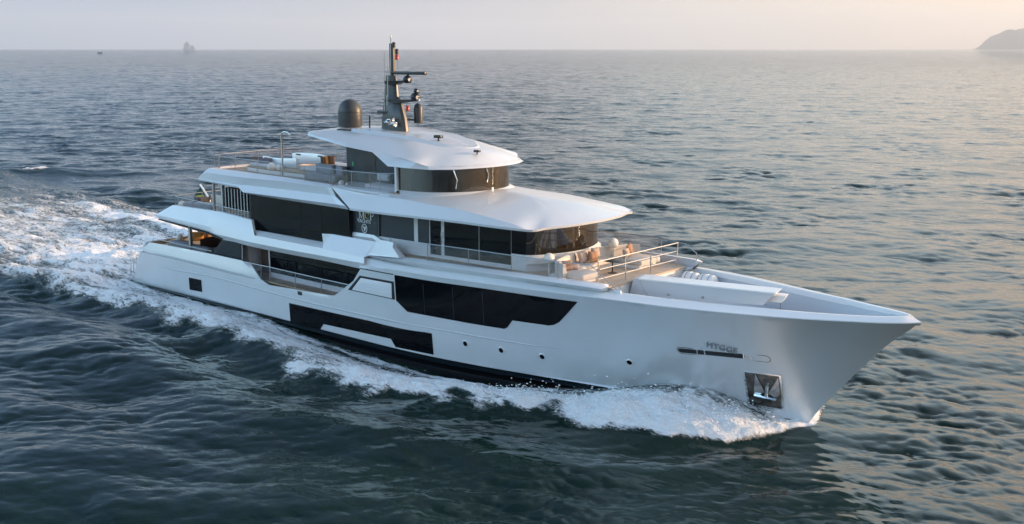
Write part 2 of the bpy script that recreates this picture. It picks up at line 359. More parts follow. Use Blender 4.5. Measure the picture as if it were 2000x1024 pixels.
def grid_mesh(name, q, m):
    used = np.unique(q); remap = np.full(len(verts), -1); remap[used] = np.arange(len(used)); q2 = remap[q]
    me = bpy.data.meshes.new(name); me.vertices.add(len(used)); me.vertices.foreach_set('co', verts[used].astype(np.float32).ravel())
    me.loops.add(q2.size); me.loops.foreach_set('vertex_index', q2.ravel().astype(np.int32))
    me.polygons.add(len(q2)); me.polygons.foreach_set('loop_start', np.arange(0, q2.size, 4, dtype=np.int32))
    me.polygons.foreach_set('use_smooth', np.ones(len(q2), dtype=bool))
    me.update(calc_edges=True)
    at = me.attributes.new('foam', 'FLOAT', 'POINT'); at.data.foreach_set('value', fv[used].astype(np.float32))
    me.materials.append(m); o = bpy.data.objects.new(name, me); col.objects.link(o); return o
def sea_material():
    m, t, p = new_mat('sea_water'); N = t.nodes.new; L = t.links.new
    tc = N('ShaderNodeNewGeometry')
    def noise(scale, detail, sx=1, sy=1, rough=.5, rz=0, dist=0):
        mp = N('ShaderNodeMapping'); mp.inputs['Scale'].default_value = (sx, sy, 1); mp.inputs['Rotation'].default_value = (0, 0, R(rz)); L(tc.outputs['Position'], mp.inputs[0])
        n = N('ShaderNodeTexNoise'); n.inputs['Scale'].default_value = scale; n.inputs['Detail'].default_value = detail; n.inputs['Roughness'].default_value = rough; n.inputs['Distortion'].default_value = dist
        L(mp.outputs[0], n.inputs['Vector']); return n.outputs['Fac']
    def math_(op, a, b=None, c=None):
        q = N('ShaderNodeMath'); q.operation = op
        for i, v in enumerate((a, b, c)):
            if v is None: continue
            if isinstance(v, (int, float)): q.inputs[i].default_value = v
            else: L(v, q.inputs[i])
        return q.outputs[0]
    at = N('ShaderNodeAttribute'); at.attribute_name = 'foam'; f = at.outputs['Fac']
    # churned foam: ragged cover, torn by holes and threads
    n1 = noise(.75, 9, .42, 1.5, .66, -4, 1.2); n2 = noise(3.6, 8, .7, 1.2, .68, 20, .8); n3 = noise(1.9, 6, .4, 1.6, .6, -8, 2.2)
    thread = math_('SUBTRACT', 1.0, math_('ABSOLUTE', math_('MULTIPLY_ADD', n3, 2.0, -1.0)))      # bright filaments
    lace = math_('ADD', math_('MULTIPLY', n1, .55), math_('MULTIPLY', n2, .45))
    cover = math_('ADD', math_('MULTIPLY', f, .62), math_('ADD', math_('MULTIPLY', math_('SUBTRACT', lace, .5), 1.5), math_('MULTIPLY', math_('SUBTRACT', thread, .72), .55)))
    fo = N('ShaderNodeMapRange'); fo.inputs['From Min'].default_value = .20; fo.inputs['From Max'].default_value = .44; fo.interpolation_type = 'SMOOTHSTEP'; L(cover, fo.inputs[0])
    gate = N('ShaderNodeMapRange'); gate.inputs['From Min'].default_value = .04; gate.inputs['From Max'].default_value = .22; L(f, gate.inputs[0])
    foam = math_('MULTIPLY', fo.outputs[0], gate.outputs[0])
    air = N('ShaderNodeMapRange'); air.inputs['From Min'].default_value = .15; air.inputs['From Max'].default_value = .75; L(f, air.inputs[0])
    deep = N('ShaderNodeMix'); deep.data_type = 'RGBA'; deep.inputs[6].default_value = (.006, .020, .0165, 1); deep.inputs[7].default_value = (.045, .10, .11, 1); L(air.outputs[0], deep.inputs[0])
    mx = N('ShaderNodeMix'); mx.data_type = 'RGBA'; mx.inputs[7].default_value = (.93, .95, .97, 1); L(deep.outputs[2], mx.inputs[6]); L(foam, mx.inputs[0])
    L(mx.outputs[2], p.inputs['Base Color'])
    ro = N('ShaderNodeMapRange'); ro.inputs['To Min'].default_value = .03; ro.inputs['To Max'].default_value = .85; L(foam, ro.inputs[0]); L(ro.outputs[0], p.inputs['Roughness'])
    p.inputs['IOR'].default_value = 1.333
    # ripples too small for the mesh
    b1 = N('ShaderNodeBump'); b1.inputs['Strength'].default_value = .16; b1.inputs['Distance'].default_value = .06; L(noise(2.4, 7, .5, 1.4, .62, -42), b1.inputs['Height'])
    b2 = N('ShaderNodeBump')
    _d = N('ShaderNodeVectorMath'); _d.operation = 'DISTANCE'; L(tc.outputs['Position'], _d.inputs[0]); _d.inputs[1].default_value = (CX, CY, 0)
    _m = N('ShaderNodeMapRange'); _m.inputs['From Min'].default_value = 60; _m.inputs['From Max'].default_value = 1600; _m.inputs['To Min'].default_value = .05; _m.inputs['To Max'].default_value = 1.0; _m.clamp = True; L(_d.outputs['Value'], _m.inputs[0]); L(_m.outputs[0], b2.inputs['Strength']); b2.inputs['Distance'].default_value = 3.4; L(noise(.16, 6, .4, 1.3, .6, -42), b2.inputs['Height']); L(b1.outputs[0], b2.inputs['Normal'])
    _q = N('ShaderNodeMapRange'); _q.inputs['From Min'].default_value = 65; _q.inputs['From Max'].default_value = 140; _q.inputs['To Min'].default_value = .14; _q.inputs['To Max'].default_value = .75; L(_d.outputs['Value'], _q.inputs[0]); L(_q.outputs[0], b1.inputs['Strength'])
    b3 = N('ShaderNodeBump'); b3.inputs['Strength'].default_value = .9; b3.inputs['Distance'].default_value = .16; L(math_('MULTIPLY', foam, math_('ADD', lace, n2)), b3.inputs['Height']); L(b2.outputs[0], b3.inputs['Normal'])
    L(b3.outputs[0], p.inputs['Normal'])
    return m
M['sea'] = sea_material()
sea = grid_mesh('sea', quads[~isf], M['sea']); sea['kind'] = 'structure'
wake = grid_mesh('wake_foam', quads[isf], M['sea']); wake['kind'] = 'stuff'
tag(wake, 'white foam of the bow wave and wake around the yacht', 'foam')
# flying spray off the bow wave and the stern
def spray(name, pts, sizes, label):
    t = (1 + 5 ** .5) / 2; iv = np.array([(-1, t, 0), (1, t, 0), (-1, -t, 0), (1, -t, 0), (0, -1, t), (0, 1, t), (0, -1, -t), (0, 1, -t), (t, 0, -1), (t, 0, 1), (-t, 0, -1), (-t, 0, 1)]) / 1.9
    fc = np.array([(0, 11, 5), (0, 5, 1), (0, 1, 7), (0, 7, 10), (0, 10, 11), (1, 5, 9), (5, 11, 4), (11, 10, 2), (10, 7, 6), (7, 1, 8), (3, 9, 4), (3, 4, 2), (3, 2, 6), (3, 6, 8), (3, 8, 9), (4, 9, 5), (2, 4, 11), (6, 2, 10), (8, 6, 7), (9, 8, 1)])
    n = len(pts); v = (pts[:, None, :] + iv[None] * sizes[:, None, None] * rng.uniform(.5, 1.3, (n, 12, 1)) * np.array([1.3, 1, .8])).reshape(-1, 3)
    f = (fc[None] + 12 * np.arange(n)[:, None, None]).reshape(-1, 3)
    me = bpy.data.meshes.new(name); me.from_pydata(v.tolist(), [], f.tolist()); o = link(name, me, M['spray'], None, 180); o['kind'] = 'stuff'; tag(o, label, 'spray'); return o
M['spray'] = mat('spray_drops', (.92, .94, .96), .6); M['spray'].node_tree.nodes['Principled BSDF'].inputs['Subsurface Weight'].default_value = .3
_px = X0.ravel(); _py = Y0.ravel(); _pz = ZZ.ravel(); _pf = F.ravel()
near = (_px > -50) & (_px < 40) & (np.abs(_py) < 24) & (_pf > .45)
wgt = (_pf * np.where(_px > 24, 3.0, np.where(_px < -17, 1.2, .7)) * np.where(np.abs(np.abs(_py) - np.interp(_px, [-60, 0, 19, 29, 35, 38.4], [17, 9.4, 10.6, 7.3, 6.3, 2.6])) < 1.3, 2.2, .8) * (RR.ravel() / 60) ** 2)[near]
ids = np.flatnonzero(near); pick = rng.choice(ids, 9000, p=wgt / wgt.sum())
up = rng.exponential(.10, 9000) * np.where(_px[pick] > 26, 1.9, 1.0) * np.where(_px[pick] < -17, 1.6, 1.0)
pp = np.stack([_px[pick] + rng.normal(0, .25, 9000), _py[pick] + rng.normal(0, .25, 9000), _pz[pick] + up - .02], -1)
keep = np.abs(pp[:, 1]) > np.interp(pp[:, 0], [-16, -10, 11, 16, 19.8, 23.2, 27.2, 31, 35, 39.3, 39.4], [5, 5.2, 5.3, 5.2, 4.8, 4.3, 3.4, 2.6, 1.7, .2, -1]) * (pp[:, 0] > -16.2)
pp = pp[keep]; spray('spray', pp, np.clip(rng.lognormal(-3.6, .45, len(pp)), .010, .055), 'white flecks of spray thrown up along the bow wave and wake')
bm = bmesh.new(); bmesh.ops.create_circle(bm, cap_ends=True, radius=6.2, segments=64, matrix=Matrix.Translation((CX, CY, -.35)))
_o = finish(bm, 'sea_patch', M['sea']); _o['kind'] = 'structure'  # unseen disc of sea water, fills the hole inside the innermost ring

# ---------------------------------------------------------------- the yacht
yacht = thing('motor_yacht', 'large pale grey three-deck motor yacht under way with dark windows and black mast', 'yacht', (0, 0, 0))
def conform(name, poly, off, thick, m, parent=None, step=(.7, .55), both=False, cuts_z=(), slot=None, bevel=None, smooth=25):
    """a panel drawn in side view, laid on the curved topside at distance off"""
    from mathutils.geometry import delaunay_2d_cdt
    def inside(px, pz):
        c_ = False
        for (x1, z1), (x2, z2) in zip(poly, poly[1:] + poly[:1]):
            if (z1 > pz) != (z2 > pz) and px < (x2 - x1) * (pz - z1) / (z2 - z1) + x1: c_ = not c_
        return c_
    xs = [p[0] for p in poly]; zs = [p[1] for p in poly]
    pts = [Vector(p) for p in poly]; n0 = len(pts); ed = [(i, (i + 1) % n0) for i in range(n0)]
    for z in cuts_z:
        ed.append((len(pts), len(pts) + 1)); pts += [Vector((min(xs) - 1, z)), Vector((max(xs) + 1, z))]
    for i in range(int(min(xs) / step[0]) - 1, int(max(xs) / step[0]) + 2):
        for k in range(int(min(zs) / step[1]) - 1, int(max(zs) / step[1]) + 2):
            if inside(i * step[0], k * step[1]): pts.append(Vector((i * step[0], k * step[1])))
    cv, ce, cf = delaunay_2d_cdt(pts, ed, [], 0, 1e-4)[:3]
    bm = bmesh.new(); bv = [bm.verts.new((p.x, 0, p.y)) for p in cv]
    for f in cf:
        if inside(sum(cv[i].x for i in f) / len(f), sum(cv[i].y for i in f) / len(f)): bm.faces.new([bv[i] for i in f])
    bmesh.ops.delete(bm, geom=[v for v in bm.verts if not v.link_faces], context='VERTS')
    fn = off if callable(off) else (lambda x, z: off)
    for v in bm.verts: v.co.y = -(hb(v.co.x, v.co.z) + fn(v.co.x, v.co.z))
    if slot:
        for f in bm.faces: f.material_index = slot(f.calc_center_median())
    if thick:
        r = bmesh.ops.extrude_face_region(bm, geom=list(bm.faces))
        for v in [g for g in r['geom'] if isinstance(g, bmesh.types.BMVert)]: v.co.y = min(v.co.y + thick, 0)
    if both:
        d = bmesh.ops.duplicate(bm, geom=list(bm.verts) + list(bm.edges) + list(bm.faces))
        for v in [g for g in d['geom'] if isinstance(g, bmesh.types.BMVert)]: v.co.y = -v.co.y
    return finish(bm, name, m, parent, smooth, bevel, weld=1e-3)
# sheer line of the hull, side view (x, z)
SHEER = [(11.952, 4.89), (12.731, 5.154), (14.785, 5.211), (18.416, 5.281), (22.347, 5.424), (26.188, 5.584), (28.642, 5.677), (30.895, 5.73), (34.149, 5.736), (37.148, 5.765), (39.432, 5.754)]
SHEER = SHEER[:-1] + [(39.45, 5.79), (40.6, 5.82), (41.6, 5.85), (42.5, 5.87), (43.3, 5.89), (44.02, 5.9)]
CUT = [(0.27, 3.623), (1.438, 2.713), (2.33, 2.451), (8.835, 2.721), (9.245, 2.784), (9.67, 3.031), (11.192, 4.01), (11.952, 4.89)]
AFT = [(-13.892, 3.469), (-9.559, 3.608), (-4.122, 3.682), (-0.992, 3.683)]
stem_pts = [(stem(z) + .0, z) for z in [5.9, 5.5, 5.0, 4.5, 4.0, 3.5, 3.0, 2.5, 2.0, 1.5, 1.0, .5, 0, -.5, -1, -1.6]]
hull_poly = AFT + CUT[:-1] + SHEER + stem_pts[1:] + [(-16.3, -1.6), (-16.05, 0.05), (-15.3, 1.6), (-14.4, 2.7)]
def stripe(c): return 1 if -.14 < c.z < .03 else 3 if -.28 < c.z <= -.14 else 2 if c.z <= -.28 else 0
def tilt(x, z): return -.22 * max(0, z - 2.85) * (1 - min(1, max(0, (x + .5) / 2.5))) if x < 2 else 0
hull = conform('hull', hull_poly, tilt, .10, M['hull'], yacht, (.4, .3), both=True, cuts_z=(.03, -.14, -.28), slot=stripe)
for k in ('stripe', 'bottom', 'greystripe'): hull.data.materials.append(M[k])
# transom
bm = bmesh.new()
tr = [(-13.56, 5.06, 3.52), (-14.4, 5.0, 2.7), (-15.3, 4.9, 1.6), (-16.05, 4.8, .05), (-16.3, 4.7, -1.6)]
b_loft(bm, [[(x, -y, z), (x + .25, -y, z), (x + .25, y, z), (x, y, z)] for x, y, z in tr])
finish(bm, 'transom', M['hull'], yacht)

def sh_pt(p, dx=0, dy=0, dz=0): return (p[0] + dx, p[1] + dy, p[2] + dz)
def catmull(pts, n):
    P = [Vector(p) for p in pts]; out = []
    for i in range(len(P) - 1):
        a = P[i - 1] if i else P[0] * 2 - P[1]; b, c_ = P[i], P[i + 1]; d = P[i + 2] if i + 2 < len(P) else P[-1] * 2 - P[-2]
        for k in range(n):
            t = k / n
            out.append(.5 * ((2 * b) + (c_ - a) * t + (2 * a - 5 * b + 4 * c_ - d) * t * t + (3 * b - a - 3 * c_ + d) * t ** 3))
    out.append(P[-1]); return [tuple(q) for q in out]
def surf(net, nu, nv):
    """smooth surface through a net of points (rows along the yacht, columns across)"""
    rows = [catmull(r, nv) for r in net]
    cols = [catmull([r[j] for r in rows], nu) for j in range(len(rows[0]))]
    return [[c_[i] for c_ in cols] for i in range(len(cols[0]))]

# ---- bulwark cap round the foredeck and along the side
ci = [(11.876, -5.0, 5.534), (14.37, -5.0, 5.439), (18.065, -5.0, 5.537), (22.071, -5.0, 5.709), (25.846, -4.82, 5.782), (28.161, -4.5, 5.81)] + [(30.0, -4.16, 5.93), (31.5, -3.93, 5.94), (33.2, -3.66, 5.95), (35.0, -3.25, 5.96), (36.7, -2.78, 5.98), (38.2, -2.36, 6.0), (39.6, -2.0, 6.03), (41.2, -1.42, 6.06), (42.4, -.95, 6.1), (43.1, -.58, 6.14), (43.45, -.3, 6.17), (43.58, 0, 6.18)]
xo = [x for x, y, z in ci[:-1]]; xo = [x + .25 * min(1, max(0, (x - 32) / 8)) for x in xo]
co = [(x, -hb(x, interp(SHEER, x)) - .03, interp(SHEER, x)) for x in xo] + [(44.12, 0, 5.9)]
rings = []
for (ox, oy, oz), (ix, iy, iz) in zip(co, ci):
    w = min(.16, abs(iy) * .5)
    rings.append([(ox, oy, oz), (ox, oy, oz + .05), (ix, iy - .05, iz - .02), (ix, iy, iz), (ix - .02, iy + w + (.25 if ix < 29 else 0), iz - .01), (ix - .02, iy + w, iz - .30), (ox - .05, oy + min(.25, abs(oy) * .8), oz - .12)])
cap = loft('bulwark_cap', rings, M['white'], yacht, mirror=True, smooth=24)
# inner face of the bulwark and the foredeck
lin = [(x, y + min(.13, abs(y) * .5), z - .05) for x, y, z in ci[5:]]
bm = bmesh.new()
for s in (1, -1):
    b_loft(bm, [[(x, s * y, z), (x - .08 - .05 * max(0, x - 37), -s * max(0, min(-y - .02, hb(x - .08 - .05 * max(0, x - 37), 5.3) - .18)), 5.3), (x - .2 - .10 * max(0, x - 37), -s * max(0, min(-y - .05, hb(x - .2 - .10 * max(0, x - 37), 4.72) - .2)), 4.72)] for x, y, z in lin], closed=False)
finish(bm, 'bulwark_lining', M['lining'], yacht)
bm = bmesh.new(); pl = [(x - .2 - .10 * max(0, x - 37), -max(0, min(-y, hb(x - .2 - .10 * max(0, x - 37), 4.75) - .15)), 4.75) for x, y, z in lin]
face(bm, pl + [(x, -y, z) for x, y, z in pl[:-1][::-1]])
finish(bm, 'foredeck', M['lining'], yacht)  # deck takes the same shaded grey, darker beneath the boom

# ---- coaming that carries the side rail of the upper deck, ending at the forward terrace
Rp = [(12.181, -4.85, 5.668), (15.338, -4.85, 5.929), (17.921, -4.85, 6.034), (21.934, -4.85, 6.14), (23.816, -4.85, 6.211), (25.825, -4.8, 6.259), (27.846, -4.62, 6.297), (29.625, -4.45, 6.324), (29.707, -4.3, 6.259)]
Up = [(12.61, -5.22, 5.766), (15.733, -5.22, 5.804), (18.296, -5.22, 5.899), (22.277, -5.22, 6.001), (24.144, -5.22, 6.062), (26.129, -5.16, 6.126), (28.149, -5.0, 6.16), (29.762, -4.8, 6.151), (29.894, -4.42, 6.213)]
Vp = [(11.81, -4.74, 5.478), (15.206, -4.74, 5.464), (17.799, -4.74, 5.506), (21.829, -4.74, 5.648), (23.718, -4.74, 5.715), (25.677, -4.62, 5.739), (27.695, -4.42, 5.768), (29.355, -4.25, 5.812), (29.731, -4.15, 5.958)]
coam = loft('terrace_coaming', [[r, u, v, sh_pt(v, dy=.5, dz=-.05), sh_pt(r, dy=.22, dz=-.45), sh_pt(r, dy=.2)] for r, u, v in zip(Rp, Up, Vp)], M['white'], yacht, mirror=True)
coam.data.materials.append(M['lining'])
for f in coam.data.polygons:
    if f.center.y > 0 and f.normal.y < -.3: f.material_index = 1  # shade put into the colour of the port inner faces only

# ---- sculpted wings on the side of the upper deck
plates('bulwark_wing', [
    [(8.517, -4.75, 6.555), (12.708, -4.75, 6.556), (12.228, -5.3, 5.628), (8.268, -5.3, 5.698), (8.359, -5.0, 6.323)],
    [(7.407, -4.62, 6.446), (8.517, -4.75, 6.555), (8.359, -5.0, 6.323), (8.268, -5.3, 5.698), (7.644, -4.75, 5.911)],
    [(12.708, -4.75, 6.556), (13.164, -4.8, 6.726), (12.448, -5.08, 5.735), (12.228, -5.3, 5.628)],
    [(13.164, -4.8, 6.726), (14.394, -4.8, 6.746), (14.382, -4.92, 6.451), (15.144, -5.08, 5.922), (12.448, -5.08, 5.735)],
    [(14.394, -4.8, 6.746), (14.43, -4.72, 6.399), (15.293, -4.85, 5.923), (15.144, -5.08, 5.922), (14.382, -4.92, 6.451)]], (0, .16, -.02), M['white'], yacht)
plates('wing_shelf', [[(9.73, -4.3, 6.813), (12.019, -4.3, 6.835), (11.963, -4.38, 6.658), (9.841, -4.38, 6.608)], [(9.841, -4.38, 6.608), (11.963, -4.38, 6.658), (12.241, -4.3, 6.457), (9.736, -4.3, 6.391)],
    [(12.019, -4.3, 6.835), (12.847, -4.5, 6.665), (12.458, -4.45, 6.471), (11.963, -4.38, 6.658)]], (0, .1, 0), M['white'], yacht)

# ---- upper deck bulwark band, aft
def band(name, rows, inner, m, **k):
    rings = [list(r) + [sh_pt(r[-1], dy=inner), sh_pt(r[0], dy=.30, dz=-.25), sh_pt(r[0], dy=.28)] for r in rows]
    # wrap round the stern
    a = rings[0]; st = [[(p[0] - .45 * (1 - (t / 1.0) ** 2), p[1] * t, p[2]) for p in a] for t in (-1, -.75, -.5, -.25, 0, .25, .5, .75)]
    st = [[(p[0] - .45 * (1 - t * t), -p[1] * t, p[2]) for p in a] for t in (-1, -.75, -.4, 0, .4, .75)]
    return loft(name, [[(x, -y, z) for x, y, z in r] for r in rings[::-1]] + st[1:] + rings, m, yacht, smooth=18, **k)
band('upper_deck_bulwark', [
    [(-10.148, -4.6, 6.61), (-12.01, -4.95, 5.751), (-11.953, -4.95, 5.621), (-11.92, -4.85, 5.495)],
    [(-5.322, -4.75, 6.733), (-4.555, -5.25, 5.694), (-4.666, -5.25, 5.407), (-4.734, -5.2, 5.301)],
    [(-3.6, -4.75, 6.756), (-4.126, -5.3, 5.71), (-3.475, -5.42, 5.305), (-2.617, -5.3, 5.043)],
    [(-0.024, -4.75, 6.564), (1.039, -5.3, 5.694), (0.499, -5.44, 5.211), (0.011, -5.12, 4.828)],
    [(0.147, -4.7, 5.887), (1.387, -5.3, 5.698), (1.373, -5.44, 5.21), (0.892, -5.12, 4.811)],
    [(3.797, -4.7, 5.896), (4.583, -5.3, 5.69), (4.738, -5.44, 5.203), (4.286, -5.12, 4.813)],
    [(7.632, -4.7, 5.903), (8.369, -5.3, 5.687), (8.419, -5.44, 5.245), (8.023, -5.14, 4.855)],
    [(12.112, -5.2, 5.63), (12.227, -5.3, 5.621), (12.364, -5.43, 5.27), (11.748, -5.2, 4.836)]], 1.0, M['white'])
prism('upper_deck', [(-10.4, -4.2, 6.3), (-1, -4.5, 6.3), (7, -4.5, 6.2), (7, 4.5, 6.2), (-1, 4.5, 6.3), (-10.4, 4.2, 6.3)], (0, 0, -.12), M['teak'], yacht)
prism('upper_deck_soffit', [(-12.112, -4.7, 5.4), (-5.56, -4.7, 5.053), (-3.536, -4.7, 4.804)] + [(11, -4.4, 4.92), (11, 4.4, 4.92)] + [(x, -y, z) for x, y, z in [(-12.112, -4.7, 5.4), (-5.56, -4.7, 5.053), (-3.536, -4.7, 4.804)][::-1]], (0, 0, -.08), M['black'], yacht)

# ---- sun deck band, aft
band('sun_deck_bulwark', [
    [(-5.761, -4.2, 9.639), (-5.749, -4.6, 9.398), (-6.311, -4.75, 8.929), (-6.283, -4.75, 8.876), (-6.24, -4.7, 8.783)],
    [(-2.264, -4.35, 9.707), (-1.659, -4.78, 9.418), (-1.686, -4.63, 8.837), (-1.473, -4.74, 8.741), (-1.478, -4.66, 8.627)],
    [(-1.238, -4.35, 9.695), (-0.612, -4.8, 9.42), (-0.915, -4.62, 8.881), (-0.345, -5.12, 8.486), (-0.285, -4.8, 8.338)],
    [(3.137, -4.35, 9.681), (3.73, -4.8, 9.515), (3.464, -4.63, 8.954), (4.094, -5.12, 8.535), (3.718, -4.85, 8.322)],
    [(7.647, -4.35, 9.608), (8.175, -4.74, 9.494), (8.43, -4.64, 9.005), (9.593, -5.12, 8.583), (9.449, -4.85, 8.316)],
    [(8.102, -4.35, 9.587), (8.506, -4.62, 9.51), (9.185, -4.85, 8.981), (10.446, -5.14, 8.57), (10.535, -4.98, 8.34)]], .8, M['white'])
prism('sun_deck', [(-5.2, -3.9, 9.6), (1, -4.3, 9.6), (14.2, -4.2, 9.58), (14.2, 4.2, 9.58), (1, 4.3, 9.6), (-5.2, 3.9, 9.6)], (0, 0, -.14), M['teak'], yacht)
prism('sun_deck_soffit', [(-6.2, -4.3, 9.05), (0, -4.5, 8.5), (11, -4.7, 8.42), (11, 4.7, 8.42), (0, 4.5, 8.5), (-6.2, 4.3, 9.05)], (0, 0, -.06), M['offwhite'], yacht)

# ---- roof over the upper saloon, running forward as a brow
E_ = [(10.846, -5.16, 8.343), (13.514, -5.16, 8.373), (16.175, -5.16, 8.431), (18.285, -5.16, 8.486), (20.304, -5.16, 8.525), (21.857, -5.16, 8.535), (23.174, -5.16, 8.552), (24.148, -5.02, 8.545), (24.998, -4.55, 8.498)] + [(25.25, -3.7, 8.54), (25.68, -2.6, 8.57), (25.95, -1.4, 8.59), (26.05, 0, 8.6)]
Cr = [(8.531, -4.62, 9.512), (11.632, -4.62, 9.271), (14.745, -4.62, 9.365), (17.12, -4.62, 9.254), (19.507, -4.62, 9.203), (21.41, -4.68, 9.054), (23.165, -4.74, 8.89), (24.299, -4.78, 8.752), (24.912, -4.45, 8.545)] + [(25.13, -3.62, 8.70), (25.55, -2.55, 8.73), (25.81, -1.38, 8.75), (25.91, 0, 8.76)]
Tn = [(8.3, -4.2, 9.62), (12.4, -4.15, 9.62), (14.0, -3.6, 9.60), (16, -3.1, 9.58), (18.3, -2.7, 9.52), (20, -2.6, 9.43), (21.5, -2.5, 9.33), (22.6, -2.3, 9.26), (23.4, -1.9, 9.22), (23.7, -1.5, 9.20), (23.9, -1.05, 9.19), (24.0, -.55, 9.18), (24.05, 0, 9.18)]
Sn = [(8.3, 0, 9.70), (12.4, 0, 9.72), (14.0, 0, 9.74), (16, 0, 9.75), (18.3, 0, 9.74), (19.5, 0, 9.69), (20.3, 0, 9.65), (20.7, 0, 9.62), (20.9, 0, 9.60), (21.0, 0, 9.595), (21.1, 0, 9.59), (21.2, 0, 9.58), (21.3, 0, 9.57)]
Eu = [sh_pt(p, dy=-.02, dz=.13) for p in E_[:8]] + [sh_pt(p, dx=.03, dz=.12) for p in E_[8:]]
bm = bmesh.new()
for s in (1, -1):
    fl = lambda net: [[(x, s * y, z) for x, y, z in r] for r in net]
    b_loft(bm, fl(surf([[a, b] for a, b in zip(E_, Eu)], 3, 1)), closed=False)
    b_loft(bm, fl(surf([[a, b] for a, b in zip(Eu, Cr)], 3, 2)), closed=False)
    b_loft(bm, fl(surf([[a, b, c_] for a, b, c_ in zip(Cr, Tn, Sn)], 3, 4)), closed=False)
    b_loft(bm, fl(surf([[a, (a[0] - (.9 if i > 7 else 0), a[1] * .72, a[2] - .02)] for i, a in enumerate(E_)], 3, 1)), closed=False)
brow = finish(bm, 'brow_roof', M['roof'], yacht, 13, weld=2e-3)

# ---- upper saloon walls
wp = [(9.69, -4.22), (12.445, -4.2), (15.413, -3.85), (16.341, -3.7), (22.439, -3.3)] + [(23.35, -3.16), (23.8, -2.75), (24.3, -1.7), (24.55, -.8), (24.62, 0)]
full = wp + [(x, -y) for x, y in wp[:-1][::-1]]
bm = bmesh.new(); b_prism(bm, [(x, y, 5.9) for x, y in full], (0, 0, 2.62)); wall = finish(bm, 'upper_saloon', M['offwhite'], yacht, 30)
def overlay(name, cols, out, m, parent, mirror=False):
    """a panel following the wall: columns of (x, y, z0, z1), set proud by out"""
    bm = bmesh.new()
    for s in ((1, -1) if mirror else (1,)):
        r = []
        for i, (x, y, z0, z1) in enumerate(cols):
            a = cols[max(i - 1, 0)]; b = cols[min(i + 1, len(cols) - 1)]; d = Vector((b[0] - a[0], b[1] - a[1], 0)).normalized(); n = Vector((d.y, -d.x, 0))
            p = Vector((x, y, 0)) + n * out; q = Vector((x, y, 0)) - n * .03
            r.append([(p.x, s * p.y, z0), (p.x, s * p.y, z1), (q.x, s * q.y, z1), (q.x, s * q.y, z0)])
        b_loft(bm, r)
    return finish(bm, name, m, parent, 30)
overlay('side_panel', [(wp[1][0], wp[1][1], 6.783, 8.55), (wp[2][0] - .25, -3.87, 6.743, 8.55)], .012, M['darkpanel'], wall)
overlay('side_panel', [(wp[2][0] + .05, -3.84, 6.72, 8.55), (wp[3][0] - .05, -3.71, 6.664, 8.55)], .012, M['darkpanel'], wall)
sd = overlay('side_door', [(wp[3][0] + .02, -3.7, 6.12, 8.55), (17.212, -3.64, 6.13, 8.55)], .014, M['glass'], wall)
tube('handle', [(17.308, -3.72, 7.551), (17.295, -3.72, 6.823)], .035, M['chrome'], sd)
def wy(x): return interp([(p[0], p[1]) for p in wp[3:6]], x)
xa, xb, xc = [17.457, 22.372, 23.738]
for k, (x0, x1, u) in enumerate([(xa, xa + 2.6, 0), (xa + 2.64, xb, 0), (xb + .03, 23.36, 1)]):
    z0 = [6.16, 6.184]
    f = lambda x: (z0[0] + (z0[1] - z0[0]) * (x - xa) / (xb - xa)) if not u else 6.85
    overlay('side_window', [(x0, wy(x0), f(x0), 8.56), (x1, wy(x1), f(x1), 8.56)], .012, M['glass'], wall)
fr = catmull([(x, y, 0) for x, y in wp[5:]] + [(x, -y, 0) for x, y in wp[5:-1][::-1]], 4)
for k in range(4):
    seg = fr[k * 8:k * 8 + 9]; overlay('front_window', [(p[0], p[1], 6.86, 8.56) for p in seg], .014, M['bow_glass'], wall)
loft('window_coaming', [[(p[0] * 1.0 + .02, p[1] * 1.012, 6.86), (p[0] + .16, p[1] * 1.05, 6.72), (p[0] + .16, p[1] * 1.05, 6.4), (p[0] - .1, p[1] * .98, 6.4)] for p in fr], M['offwhite'], wall)
# window block of the aft upper deck and the louvred badge panel
wb = prism('window_block', [(-0.492, -4.52, 5.4), (10.062, -4.52, 5.9), (10.062, -4.52, 8.5), (-0.492, -4.52, 8.4)], (0, 9.04, 0), M['black'], yacht)
xw = [-0.269, 5.237, 7.61, 10.074]
zt = 8.52
def wz(x): return interp([(-0.323, 5.839), (-0.028, 5.818), (7.378, 5.873), (7.562, 6.442), (10.035, 6.737)], x)
for a, b in ((xw[0], xw[1]), (xw[1] + .03, xw[2] - .22), (xw[2] - .19, xw[3])):
    prism('side_window', [(a, -4.58, wz(a) - .25), (b, -4.58, wz(b) - .1), (b, -4.58, zt), (a, -4.58, zt)], (0, .05, 0), M['glass'], wb)
lv = prism('louvre_panel', [(9.73, -4.28, 6.794), (12.511, -4.28, 6.803)] + [(12.558, -4.28, 8.5), (9.788, -4.28, 8.5)], (0, .06, 0), M['darkpanel'], yacht)
bm = bmesh.new()
for k in range(9):
    z = 6.98 + k * .165; b_box(bm, (11.185, -4.30, z), (2.35, .05, .05), 0)
finish(bm, 'louvre_slats', M['darkpanel'], lv)
lx = (11.304, -4.34, 7.98)
